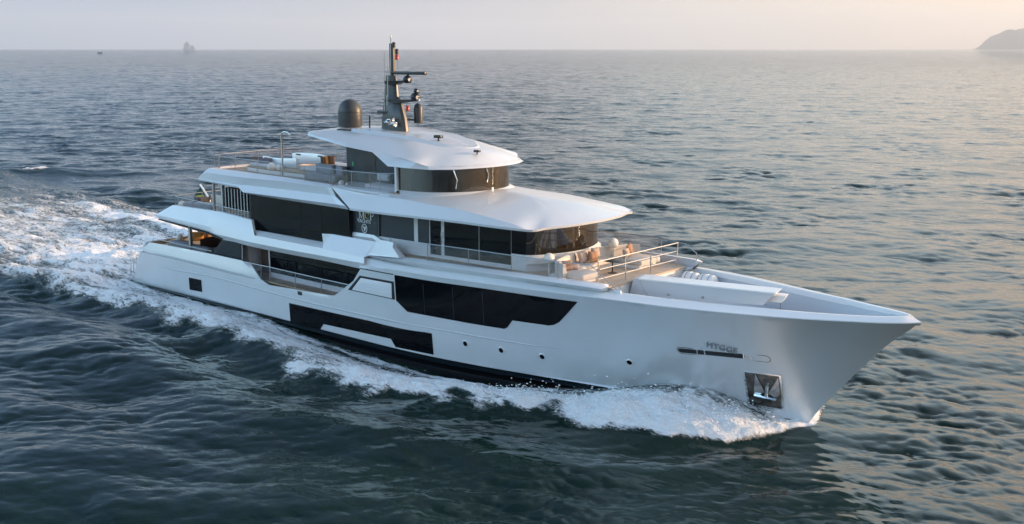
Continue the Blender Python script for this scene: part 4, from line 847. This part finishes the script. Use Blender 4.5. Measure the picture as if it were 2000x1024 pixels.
# crane housing on the foredeck
ch = bmesh.new()
Sd = [(29.711, -1.5, 6.145), (37.635, -1.5, 6.552), (37.016, -1.5, 5.877), (31.324, -1.5, 5.358), (30.436, -1.5, 5.207)]
b_prism(ch, Sd, (-.25, 1.0, .02)); crane = finish(ch, 'crane_boom', M['crane'], yacht, 15)
w_ = [(29.415, -1.52, 6.106), (29.725, -1.52, 6.15), (30.451, -1.52, 5.158), (30.394, -1.52, 4.902), (29.084, -1.52, 4.808)]
prism('boom_cradle', w_, (-.25, 1.05, .02), M['crane'], crane)
prism('boom_top_highlight', [(29.731, -1.53, 6.18), (37.676, -1.53, 6.589), (37.666, -1.53, 6.525), (29.749, -1.53, 6.114)], (-.25, 1.05, .02), M['white'], crane)  # white strip stands in for the highlight along the top edge
prism('extending_arm', [(37.128, -1.25, 6.383), (38.073, -1.25, 6.426), (37.85, -1.25, 6.078), (36.816, -1.25, 6.018)], (-.15, .6, .01), M['offwhite'], crane, bevel=.02)
tube('hook_wire', [(37.666, -1.0, 6.03), (37.686, -1.0, 5.653)], .012, M['black'], crane, 6)
for c_ in ((31.613, -1.52, 5.581), (33.655, -1.52, 5.759)): box('fitting', c_, (.12, .05, .10), M['dullsteel'], crane)
tube('crane_pedestal', [(31.2, -1.0, 4.7), (31.2, -1.0, 5.6)], .35, M['white'], crane, 14)

# ---------------------------------------------------------------- mast and aerials
mb = bpy.data.objects.new('mast', None); col.objects.link(mb); mb.parent = yacht
secs = [(12.6, 8.5, 10.62, .50), (13.6, 8.58, 10.45, .46), (14.9, 8.72, 10.0, .36), (15.0, 8.74, 9.75, .34), (16.1, 8.85, 9.65, .26), (16.35, 8.85, 9.55, .24)]
rg = []
for z, xa_, xb_, w in secs:
    m_ = (xa_ + xb_) / 2; rg.append([(xa_, -w * .75, z), (xa_ + .45 * (xb_ - xa_), -w, z), (xb_ - .12, -w * .55, z), (xb_, -w * .2, z), (xb_, w * .2, z), (xb_ - .12, w * .55, z), (xa_ + .45 * (xb_ - xa_), w, z), (xa_, w * .75, z)])
loft('mast_column', rg, M['mast'], mb, smooth=35)
loft('mast_pole', [[(9.12, -.09, z), (9.48, -.09, z), (9.48, .09, z), (9.12, .09, z)] for z in (16.3, 18.35)], M['black'], mb)
for z, x1, nm_ in ((14.83, 11.75, 'lower_spreader'), (16.0, 10.72, 'upper_spreader')):
    rg = [[(8.9, -.40, z), (9.6, -.40, z), (x1 - .2, -.16, z + .05), (x1, 0, z + .05), (x1 - .2, .16, z + .05), (9.6, .40, z), (8.9, .40, z)], [(8.9, -.34, z - .20), (9.6, -.34, z - .26), (x1 - .3, -.10, z - .05), (x1 - .1, 0, z - .04), (x1 - .3, .10, z - .05), (9.6, .34, z - .26), (8.9, .34, z - .20)]]
    loft(nm_, rg, M['mast'], mb)
    lathe('spreader_light', [(0, -.06), (.07, -.06), (.07, .07), (0, .09)], (x1 - .05, 0, z + .02), M['globe'], mb, 10)
box('radar_scanner', (10.782, 0.0, 16.51), (2.9, .28, .20), M['black'], mb, R(4), bevel=.05)
for c_, r_ in (((10.677, 0.0, 16.11), .29), ((11.377, -0.0, 15.024), .32), ((11.48, 0.0, 15.41), .19)):
    lathe('radar_dome', [(0, -r_ * .85), (r_ * .7, -r_ * .75), (r_, -r_ * .1), (r_ * .93, r_ * .35), (r_ * .6, r_ * .75), (0, r_ * .9)], c_, M['black'], mb, 20)
    lathe('lens_ring', [(r_ * .36, -.02), (r_ * .42, 0), (r_ * .36, .03)], (c_[0] + r_ * .85, c_[1] - r_ * .35, c_[2]), M['steel'], mb, 14, 'X')
lathe('scanner_post', [(.08, -.3), (.08, .3)], (10.73, 0.0, 16.318), M['black'], mb, 10)
lathe('satellite_dome', [(.24, -.62), (.28, -.58), (.30, .35), (.24, .55), (.1, .66), (0, .68)], (10.55, 1.0, 13.92), M['mast'], mb, 20)
tube('dome_bracket', [(10.0, .2, 13.6), (10.5, .95, 13.5)], .07, M['mast'], mb)
box('horn_bracket', (8.672, -0.3, 14.007), (1.0, .24, .18), M['black'], mb, bevel=.03)
for p in [(9.401, -0.62, 13.397), (9.931, -0.62, 13.291), (9.698, -0.62, 13.573)]:
    lathe('signal_horn', [(.03, -.35), (.05, -.1), (.11, .12), (.17, .2), (.10, .16), (.0, .1)], p, M['chrome'], mb, 12, 'X')
tube('horn_pipe', [(9.235, -0.6, 13.487), (9.62, -0.6, 13.341), (10.249, -0.6, 13.401)], .04, M['chrome'], mb)
for p, mm in (((9.771, -0.05, 17.49), 'red'), ((11.004, -0.35, 14.321), 'red'), ((9.782, -0.05, 17.841), 'black'), ((9.507, -0.05, 18.255), 'black')):
    nl_ = lathe('navigation_light', [(0, -.17), (.12, -.16), (.13, .1), (.08, .17), (0, .18)], p, M[mm], mb, 12)
for a, b, r_ in (((9.233, -0.1, 16.263), (9.288, -0.1, 18.734), .035), ((8.886, -0.4, 14.118), (8.989, -0.4, 17.872), .022), ((9.232, -0.4, 14.976), (9.271, -0.4, 16.88), .03), ((9.669, 0.1, 16.331), (9.703, 0.1, 17.488), .02), ((9.255, -0.5, 14.493), (9.251, -0.5, 15.109), .03)):
    tube('whip_aerial', [a, b], r_, M['dullsteel'], mb, 6)
lathe('aerial_tip', [(0, -.06), (.06, -.05), (.06, .08), (0, .1)], (9.289, -0.1, 18.766), M['globe'], mb, 8)
dc = (5.35, -.3, 12.84)
dome = lathe('radome', [(.76, .08), (.80, .16), (.81, 1.05), (.775, 1.30), (.66, 1.55), (.46, 1.76), (.22, 1.87), (0, 1.90)], dc, M['dome'], yacht, 40)
lathe('radome_base', [(.48, -.1), (.48, .08), (.76, .085), (.76, .10)], dc, M['white'], dome, 24)
lathe('radome_seam', [(.815, 1.04), (.822, 1.06), (.815, 1.08)], dc, M['black'], dome, 40)
tube('stub_aerial', [(8.203, -1.1, 13.007), (8.233, -1.1, 13.796)], .05, M['black'], yacht)
def camera_unit(p, s):
    o = lathe('roof_camera', [(.10 * s, 0), (.05 * s, .03), (.05 * s, .18 * s)], p, M['black'], yacht, 10)
    box('camera_head', (p[0], p[1], p[2] + .25 * s), (.52 * s, .32 * s, .18 * s), M['black'], o, .2, bevel=.03); return o
camera_unit((14.25, -.85, 12.50), 1.0); camera_unit((17.4, -.75, 11.86), .75)
lathe('searchlight', [(.13, -.02), (.13, .06), (.10, .08), (.115, .14), (.115, .36), (.07, .42), (0, .43)], (13.987, -4.05, 9.269), M['black'], yacht, 14)
# liferaft canisters against the port bulwark
for k, x in enumerate((29.95, 31.0)):
    o = lathe('liferaft_canister', [(0, -.48), (.30, -.47), (.39, -.38), (.40, -.02), (.42, 0), (.40, .02), (.39, .38), (.30, .47), (0, .48)], (x + .1, 3.15, 5.45), M['letter'], None, 20, 'X')
    for dx in (-.2, .2): lathe('strap', [(.405, -.02), (.41, 0), (.405, .02)], (x + .1 + dx, 3.15, 5.45), M['greyfabric'], o, 20, 'X')
    tag(o, ('white liferaft canister nearer the terrace, strapped on the far bulwark', 'white liferaft canister nearer the bow, strapped on the far bulwark')[k], 'liferaft', 'liferaft canisters on the foredeck')

# ---------------------------------------------------------------- loose furniture on the decks
def pillow(label, group, loc, w, h, d, m, yaw=0.0, lean=15.0, roll=0.0, pinch=.16):
    """a stuffed cushion standing on its edge: w wide, h high, d thick, leaning back"""
    bm = bmesh.new(); n = 10; f = []
    for s in (1, -1):
        f.append([[bm.verts.new((w / 2 * u * (1 - pinch * (1 - abs(v)) * 0 - pinch * .5 * (1 - v * v) * abs(u) ** 3 * 1), s * d / 2 * ((1 - u ** 4) * (1 - v ** 4)) ** .55, h / 2 * v * (1 - pinch * .5 * (1 - u * u) * abs(v) ** 3))) for u in np.linspace(-1, 1, n + 1)] for v in np.linspace(-1, 1, n + 1)])
    for k, g in enumerate(f):
        for i in range(n):
            for j in range(n):
                q = (g[i][j], g[i][j + 1], g[i + 1][j + 1], g[i + 1][j]); bm.faces.new(q if k else q[::-1])
    bmesh.ops.remove_doubles(bm, verts=bm.verts, dist=1e-4)
    mt = Matrix.Translation(loc) @ Matrix.Rotation(R(yaw), 4, 'Z') @ Matrix.Rotation(R(lean), 4, 'X') @ Matrix.Rotation(R(roll), 4, 'Y')
    bmesh.ops.transform(bm, matrix=mt, verts=bm.verts)
    return tag(finish(bm, 'cushion', M[m], None, 60), label, 'cushion', group)
def globe(label, c_, r, stem_=0.0, group='round lamps on the decks'):
    o = lathe('globe_lamp', [(0, -r * .86), (r * .5, -r * .84)] + [(r * math.sin(a), -r * math.cos(a)) for a in np.linspace(.62, math.pi, 12)[:-1]] + [(0, r)], c_, M['globe'], None, 24)
    if stem_: lathe('lamp_stem', [(.05, -r * .84 - stem_), (.05, -r * .8)], c_, M['globe'], o, 8)
    else: lathe('lamp_base', [(r * .45, -r * .95), (r * .45, -r * .83)], c_, M['steel'], o, 14)
    return tag(o, label, 'lamp', group)
def slab(bm, outline, z0, z1): b_prism(bm, [(x, y, z0) for x, y in outline], (0, 0, z1 - z0))
def rounded(outline, r, n=4):
    out = []; k = len(outline)
    for i, p in enumerate(outline):
        p = Vector(p); a = (Vector(outline[i - 1]) - p); b = (Vector(outline[(i + 1) % k]) - p)
        q = min(r, a.length * .45, b.length * .45); A = p + a.normalized() * q; B = p + b.normalized() * q
        for t in np.linspace(0, 1, n + 1): out.append(tuple((A * (1 - t) + p * t) * (1 - t) + (p * (1 - t) + B * t) * t))
    return out
def soft(name, outline, z0, z1, m, parent, bev=.06, r=.14):
    bm = bmesh.new(); slab(bm, rounded(outline, r), z0, z1); return finish(bm, name, M[m], parent, 40, bev)

# forward terrace: horseshoe sofa under the front windows
s1 = thing('terrace_sofa', 'cream horseshoe sofa under the curved front windows of the forward terrace', 'sofa', (25.8, 0, 5.93))
soft('side_seat', [(-.05 + .15, -3.85), (2.05, -3.85), (2.05, -2.35), (.1, -2.35)], .22, .50, 'fabric', s1)
soft('side_seat', [(.25, 1.35), (2.1, 1.35), (2.1, 3.3), (.25, 3.3)], .22, .50, 'fabric', s1)
soft('middle_seat', [(-.55, -2.33), (.75, -2.33), (.55, -.9), (.45, 0), (.55, 1.33), (-.55, 1.33)], .22, .50, 'fabric', s1, r=.3)
soft('plinth', [(-.4, -3.7), (1.9, -3.7), (1.9, -2.45), (.6, -2.3), (.3, 0), (.45, 1.2), (1.9, 1.45), (1.9, 3.2), (-.4, 3.2)], .0, .21, 'offwhite', s1, .02)
bk = [(.95, -3.95), (.35, -3.8), (-.05, -3.2), (-.45, -2.0), (-.62, -.6), (-.6, .8), (-.35, 2.1), (.05, 3.1), (.5, 3.5)]
bk2 = catmull([(x, y, 0) for x, y in bk], 4); bm = bmesh.new(); rg = []
for i, p in enumerate(bk2):
    a = Vector(bk2[max(i - 1, 0)]); b = Vector(bk2[min(i + 1, len(bk2) - 1)]); d = (b - a).normalized(); n = Vector((d.y, -d.x, 0)); p = Vector(p)
    rg.append([tuple(p + n * .16 + Vector((0, 0, .2))), tuple(p + n * .05 + Vector((0, 0, .94))), tuple(p - n * .05 + Vector((0, 0, 1.0))), tuple(p - n * .15 + Vector((0, 0, .96))), tuple(p - n * .15 + Vector((0, 0, .0)))])
b_loft(bm, rg); finish(bm, 'backrest', M['fabric'], s1, 50)
for k in (14, 20):
    p = bk2[k]; tube('seam', [(p[0] + .18, p[1], .55), (p[0] + .1, p[1], .93), (p[0] + .02, p[1], 1.01)], .018, M['darkbrown'], s1, 6)
G = 'scatter cushions of the forward terrace sofa'
pillow('terracotta cushion at the near end of the terrace sofa, by the glass rail', G, (26.361, -3.281, 6.68), .62, .58, .30, 'brown', 70, -14, 0)
pillow('small blush cushion lying beside the terracotta one at the near sofa end', G, (26.51, -2.853, 6.58), .56, .40, .28, 'taupe', 62, -38, 12)
pillow('taupe cushion propped left of the brown pair in the sofa corner', G, (25.733, -1.102, 6.76), .68, .66, .30, 'taupe', 78, -16, -10)
pillow('brown cushion leaning in front in the middle of the terrace sofa', G, (26.088, -0.686, 6.76), .68, .62, .30, 'brown', 84, -18, 8)
pillow('sandy cushion standing behind the brown one against the sofa back', G, (25.771, -0.041, 6.86), .62, .60, .28, 'taupe', 86, -14, 0)
pillow('rust brown cushion at the far end of the sofa, behind the pink one', G, (26.414, 2.336, 6.8), .92, .66, .30, 'brown', 118, -14, 0)
pillow('pinkish cushion at the far end of the sofa, in front of the rust one', G, (26.617, 1.709, 6.72), .72, .56, .30, 'taupe', 112, -16, 0)
globe('globe lamp beside the near end of the terrace sofa, behind the glass rail', (24.945, -3.091, 6.86), .30, .85)
globe('globe lamp beyond the terrace sofa, at the far rail', (25.692, 1.738, 7.15), .29, 1.1)
tb = thing('side_table', 'round black pedestal table in front of the terrace sofa', 'table', (27.15, -.3, 5.93))
lathe('tabletop', [(0, .68), (.50, .68), (.54, .70), (.50, .72), (0, .72)], (0, 0, 0), M['black'], tb, 28); lathe('pedestal', [(.04, .02), (.04, .68)], (0, 0, 0), M['black'], tb, 10); lathe('foot', [(0, 0), (.26, 0), (.24, .025), (0, .03)], (0, 0, 0), M['black'], tb, 20)

# sun deck
pad = thing('sun_pad', 'wide pale sun pad on a teak and white plinth on the sun deck', 'sun lounger', (1.2, 0, 9.6))
po = [(-4.0, -3.0), (-1.6, -3.35), (3.7, -3.35), (4.3, -2.6), (4.3, 1.6), (-4.0, 1.6)]
soft('plinth', po, 0, .26, 'offwhite', pad, .02); soft('teak_band', [(x * 1.006, y * 1.006) for x, y in po], .262, .33, 'teak', pad, .01)
soft('mattress', [(-3.9, -2.85), (-1.0, -2.95), (-1.0, 1.4), (-3.9, 1.4)], .335, .52, 'palefabric', pad); soft('mattress', [(.9, -2.2), (4.2, -2.2), (4.2, 1.4), (.9, 1.4)], .335, .52, 'palefabric', pad)
for out_, sl in (([(-2.411, -1.9, 10.584), (-1.394, -1.9, 10.523), (-0.212, -1.9, 10.547), (1.406, -1.9, 10.653), (1.363, -1.9, 9.965), (0.034, -1.9, 9.869), (-1.445, -1.9, 9.799), (-2.448, -1.9, 10.091)], ()), ([(-0.76, -0.6, 10.758), (-0.345, -0.6, 10.839), (0.986, -0.6, 10.904), (2.226, -0.6, 10.893), (2.889, -0.6, 10.83), (2.858, -0.6, 10.249), (-0.69, -0.6, 10.003)], [(-0.02, -0.63, 10.746), (2.424, -0.63, 10.767)])):
    loc = lambda p: tuple(Vector(p) - pad.location)
    o = prism('backrest', [loc(p) for p in out_], (.1, .16, 0), M['hull'], pad, bevel=.03)
    for p in sl: box('slot', loc(p), (.5, .03, .09), M['black'], o)
G = 'cushions on the sun pad'
pillow('mauve grey cushion lying on the sun pad, left of the darker one', G, (-1.943, -2.3, 10.193), .62, .62, .30, 'mauve', 20, -22, -12)
pillow('dark mauve cushion against the nearer backrest of the sun pad', G, (-1.546, -2.15, 10.262), .60, .60, .28, 'mauve', 24, -20, 8)
pillow('dark brown cushion, first of the row of three on the sun pad', G, (3.19, -0.9, 10.505), .5, .66, .28, 'darkbrown', 62, -8, 0)
pillow('orange brown cushion, middle of the row of three on the sun pad', G, (3.328, -0.7, 10.534), .5, .64, .24, 'orange', 62, -8, 0)
pillow('brown cushion, last of the row of three, nearest the wheelhouse', G, (3.465, -0.5, 10.563), .5, .62, .26, 'darkbrown', 62, -8, 0)
globe('larger globe lamp on the sun pad plinth, behind the sun deck rail', (0.19, -3.1, 10.066), .29)
globe('smaller globe lamp beside the shower post on the sun deck', (1.084, -3.1, 10.059), .20)
globe('globe lamp on the deck at the end of the grey sun deck sofa', (8.431, -3.75, 9.682), .20)
gs = thing('deck_sofa', 'low grey sofa with block back beside the sun deck rail', 'sofa', (6.503, -3.3, 9.685))
_z = 9.62 - gs.location.z
soft('seat', [(-2.0, -.35), (1.1, -.35), (1.1, .6), (-2.0, .6)], _z, _z + .42, 'greyfabric', gs, .08); soft('backrest', [(-1.6, .25), (.2, .25), (.2, .7), (-1.6, .7)], _z + .42, _z + 1.0, 'greyfabric', gs, .08); soft('backrest', [(.4, .3), (1.15, .3), (1.15, .75), (.4, .75)], _z + .42, _z + .98, 'greyfabric', gs, .08)
hs = thing('side_lounger', 'pale grey lounge seat beside the wheelhouse door on the sun deck', 'lounge seat', (11.5, -3.2, 9.6))
soft('seat', [(-.9, -.55), (2.0, -.6), (2.0, .6), (-.9, .6)], 0, .22, 'palefabric', hs, .06); soft('headrest', [(-.55, .15), (.55, .15), (.55, .45), (-.55, .45)], .42, .82, 'palefabric', hs, .1); lathe('headrest_post', [(.03, .2), (.03, .5)], (0, .3, 0), M['steel'], hs, 8)

# aft end of the upper deck
az = 6.31
us = thing('stern_sofa', 'cream and grey corner sofa at the stern end of the upper deck', 'sofa', (-6.0, -2.6, az))
soft('seat', [(-3.6, -1.5), (.2, -1.5), (.2, -.75), (-3.6, -.75)], 0, .50, 'greyfabric', us, .1); soft('seat', [(-3.3, -.7), (1.6, -.7), (1.6, .3), (-3.3, .3)], .0, .46, 'fabric', us, .1)
soft('backrest', [(-2.7, .3), (-.55, .3), (-.55, .62), (-2.7, .62)], .3, .98, 'fabric', us, .08); soft('backrest', [(-.5, .3), (1.5, .3), (1.5, .62), (-.5, .62)], .3, .98, 'fabric', us, .08); soft('bolster', [(.35, -1.4), (1.3, -1.4), (1.3, -.75), (.35, -.75)], .1, .6, 'taupe', us, .15)
G = 'cushions of the stern sofa'
pillow('grey mauve cushion at the stern end of the upper deck sofa', G, (-9.694, -2.75, 6.806), .7, .66, .3, 'mauve', 30, -20, 0)
pillow('darker mauve cushion between the grey and the tan stern cushions', G, (-9.364, -2.7, 6.754), .6, .6, .3, 'darkbrown', 30, -20, 0)
pillow('tan cushion in the middle of the stern sofa on the upper deck', G, (-8.817, -2.65, 6.857), .8, .7, .3, 'brown', 30, -20, 0)
globe('globe lamp at the stern corner of the upper deck', (-10.523, -3.6, 6.546), .26)
fs = thing('ensign_staff', 'slanting white flagstaff at the stern of the upper deck', 'flagstaff', (0, 0, 0))
tube('staff', [(-12.897, 0.2, 6.534), (-13.898, 0.2, 7.39)], .075, M['white'], fs)
bm = bmesh.new()
g1 = [(-13.76, 0.1, 7.206), (-13.305, 0.1, 6.671), (-13.384, 0.1, 6.603), (-14.805, 0.1, 6.291), (-14.313, 0.1, 6.789)]
b_prism(bm, g1, (.06, .12, 0)); fl1 = finish(bm, 'ensign', M['flag'], None); tag(fl1, 'green and yellow flag hanging from the stern flagstaff', 'flag')
prism('yellow_field', [(-13.351, 0.08, 6.628), (-13.507, 0.08, 6.512), (-14.701, 0.08, 6.282), (-14.537, 0.08, 6.441)], (.05, .08, 0), M['flagyellow'], fl1)

# cockpit on the main deck
bs = thing('cockpit_sunpad', 'curved brown sofa with dark back in the cockpit of the main deck', 'sofa', (-5.3, -1.6, 2.62))
soft('seat', [(-1.8, -2.2), (2.6, -2.2), (2.9, 1.5), (-1.6, 1.6)], 0, 1.0, 'taupe', bs, .1, .4)
cb = [(-2.35, -2.4, 0), (-2.75, -1.2, 0), (-2.7, .3, 0), (-2.1, 1.5, 0), (-.6, 2.0, 0), (2.4, 1.95, 0)]
rg = []
for p in catmull(cb, 5): rg.append([(p[0] - .05, p[1], .0), (p[0] - .1, p[1] + .05, 1.5), (p[0] + .14, p[1] - .1, 1.66), (p[0] + .38, p[1] - .25, 1.5), (p[0] + .42, p[1] - .28, 0)])
loft('backrest', rg, M['darkbrown'], bs, smooth=50)
G = 'orange cushions of the cockpit sofa'
pillow('orange cushion nearer the deck post in the cockpit', G, (-11.811, -1.6, 3.679), 1.0, .78, .3, 'orange', 55, -20, 0)
pillow('orange cushion farther from the deck post in the cockpit', G, (-12.302, -0.6, 3.618), .95, .72, .3, 'orange', 20, -20, 0)
pillow('dark brown cushion between the two orange cockpit cushions', G, (-12.331, -0.9, 3.693), .7, .7, .25, 'darkbrown', 40, -15, 0)
globe('globe lamp on the cockpit side table by the stern rail', (-12.41, -2.8, 3.685), .30)
ct = thing('cockpit_table', 'low brown side table under the stern globe lamp', 'table', (-12.372, -2.8, 3.367))
soft('tabletop', [(-.7, -.6), (.9, -.6), (.9, .6), (-.7, .6)], -.06, .0, 'darkbrown', ct, .02); lathe('pedestal', [(.12, -.75), (.12, -.05)], (0, 0, 0), M['darkbrown'], ct, 12)

# ---------------------------------------------------------------- far away
def ray(u, v, dist):
    """a point dist metres off along a bearing of the photograph, for things on the horizon"""
    d = _fw + _rt * ((u - 1000) / 2117) + _up * ((512 - v) / 2117); h = Vector((d.x, d.y, 0)).normalized()
    return Vector((61.748, -47.574, 0)) + h * dist
def lump(name, pts, depth, m, o, right):
    bm = bmesh.new(); fw = Vector((-right.y, right.x, 0)); n = len(pts); rows = []
    for t, s in ((0, 0), (.12, .55), (.3, .85), (.5, 1), (.75, .8), (1, 0)):
        rows.append([bm.verts.new(o + right * x + fw * (depth * t) + Vector((0, 0, max(z * s * (1 + .18 * math.sin(i * 1.7 + t * 9)) if s < 1 else z, -2)))) for i, (x, z) in enumerate(pts)])
    for A, B in zip(rows, rows[1:]):
        for j in range(n - 1): bm.faces.new((A[j], A[j + 1], B[j + 1], B[j]))
    ob = finish(bm, name, m, None, 50); ob['kind'] = 'structure'; return ob
M['hill'] = mat('hillside', (.06, .075, .05), .95, vary=.4, vscale=.01)
D = 48000; k = D / 2141
p0 = ray(1895, 90, D); p1 = ray(2000, 90, D); rg_ = (p1 - p0).normalized(); sx = (p1 - p0).length / 105
hl = [(0, 0), (8, 1.5), (13, 4), (20, 8), (26, 16), (34, 22), (41, 26.5), (48, 27.5), (56, 31), (64, 35), (72, 38), (80, 38.5), (88, 37), (95, 39), (104, 40), (118, 42), (140, 52), (170, 60), (210, 66), (260, 58), (320, 62), (400, 40), (470, 0)]
lump('headland', [(x * sx, z * k * .95 + (18 if z > 0 else -1) * min(1, z / 6)) for x, z in hl], 7000, M['hill'], p0, rg_)
# hazy cargo ship on the horizon
D = 40000; c_ = ray(370, 96, D); rt = Vector((_rt.x, _rt.y, 0)); kk = D / 2141
shp = thing('cargo_ship', 'faint grey cargo ship on the horizon, left of the yacht', 'ship', c_)
def sb(name, x0, x1, z0, z1, m, dpt=40):
    bm = bmesh.new(); fw = Vector((-rt.y, rt.x, 0))
    b_prism(bm, [rt * (x0 * kk) - fw * dpt / 2 + Vector((0, 0, z0 * kk)), rt * (x1 * kk) - fw * dpt / 2 + Vector((0, 0, z0 * kk)), rt * (x1 * kk * .98) - fw * dpt / 2 + Vector((0, 0, z1 * kk)), rt * (x0 * kk) - fw * dpt / 2 + Vector((0, 0, z1 * kk))], fw * dpt)
    return finish(bm, name, m, shp)
M['hazegrey'] = mat('ship_haze_grey', (.34, .38, .45), .7); M['shippale'] = mat('ship_pale', (.50, .46, .44), .7)  # grey paled and blued so the colour carries the distance haze
sb('ship_hull', -12, 11, -1, 3.4, M['hazegrey']); sb('deckhouse', -10, .6, 3.4, 10.5, M['hazegrey']); sb('bridge', -7.5, -.5, 10.5, 13.0, M['hazegrey']); sb('ship_mast', -4, -3.0, 13, 16.5, M['hazegrey']); sb('deck_cargo', 2, 9, 3.4, 7.5, M['shippale'])
# small boat far off to the left
D = 5200; c_ = ray(195, 99, D); kk = D / 2141
bt = thing('fishing_boat', 'tiny dark fishing boat with pale cabin far off at the upper left', 'boat', c_)
loft('boat_hull', [[Vector((x * kk, y * kk, z * kk)) for y, z in ((-w, 2.0 + s), (-w * .6, -.3), (w * .6, -.3), (w, 2.0 + s))] for x, w, s in ((-4.5, .9, .3), (-2, 1.3, 0), (2, 1.2, .2), (4.8, .08, 1.2))], M['hazegrey'], bt)
box('boat_cabin', (-.6 * kk, 0, 3.2 * kk), (2.6 * kk, 1.6 * kk, 2.4 * kk), M['letter'], bt); tube('boat_mast', [(.9 * kk, 0, 2 * kk), (.9 * kk, 0, 7 * kk)], .18 * kk, M['hazegrey'], bt, 6)
bt.rotation_euler.z = R(35)
D = 7500; c_ = ray(842, 97, D); kk = D / 2141
sl = thing('sailing_boat', 'tiny white sailing boat on the horizon right of the yacht mast', 'sailing boat', c_)
loft('boat_hull', [[Vector((x * kk, y * kk, z * kk)) for y, z in ((-w, .9), (-w * .5, -.3), (w * .5, -.3), (w, .9))] for x, w in ((-1.6, .4), (0, .55), (1.8, .04))], M['letter'], sl)
bm = bmesh.new(); b_prism(bm, [(-1.2 * kk, 0, 1.2 * kk), (.5 * kk, 0, 1.2 * kk), (.5 * kk, 0, 6.2 * kk)], (0, .1 * kk, 0)); finish(bm, 'sail', M['letter'], sl); tube('boat_mast', [(.55 * kk, 0, .8 * kk), (.55 * kk, 0, 6.4 * kk)], .08 * kk, M['dullsteel'], sl, 6)
sl.rotation_euler.z = R(40)
# the evening air
bm = bmesh.new(); bmesh.ops.create_cube(bm, size=1, matrix=Matrix.Translation((0, 0, 948)) @ Matrix.Diagonal((124000, 124000, 1904, 1)))
hm = bpy.data.materials.new('haze'); hm.use_nodes = True; ht = hm.node_tree; ht.nodes.clear()
ho = ht.nodes.new('ShaderNodeOutputMaterial'); hv = ht.nodes.new('ShaderNodeVolumePrincipled'); hv.inputs['Color'].default_value = (.86, .93, 1.0, 1); hv.inputs['Density'].default_value = 2.4e-5; hv.inputs['Anisotropy'].default_value = .2
ht.links.new(hv.outputs[0], ho.inputs['Volume'])
hz_ = finish(bm, 'haze', hm); hz_['kind'] = 'stuff'
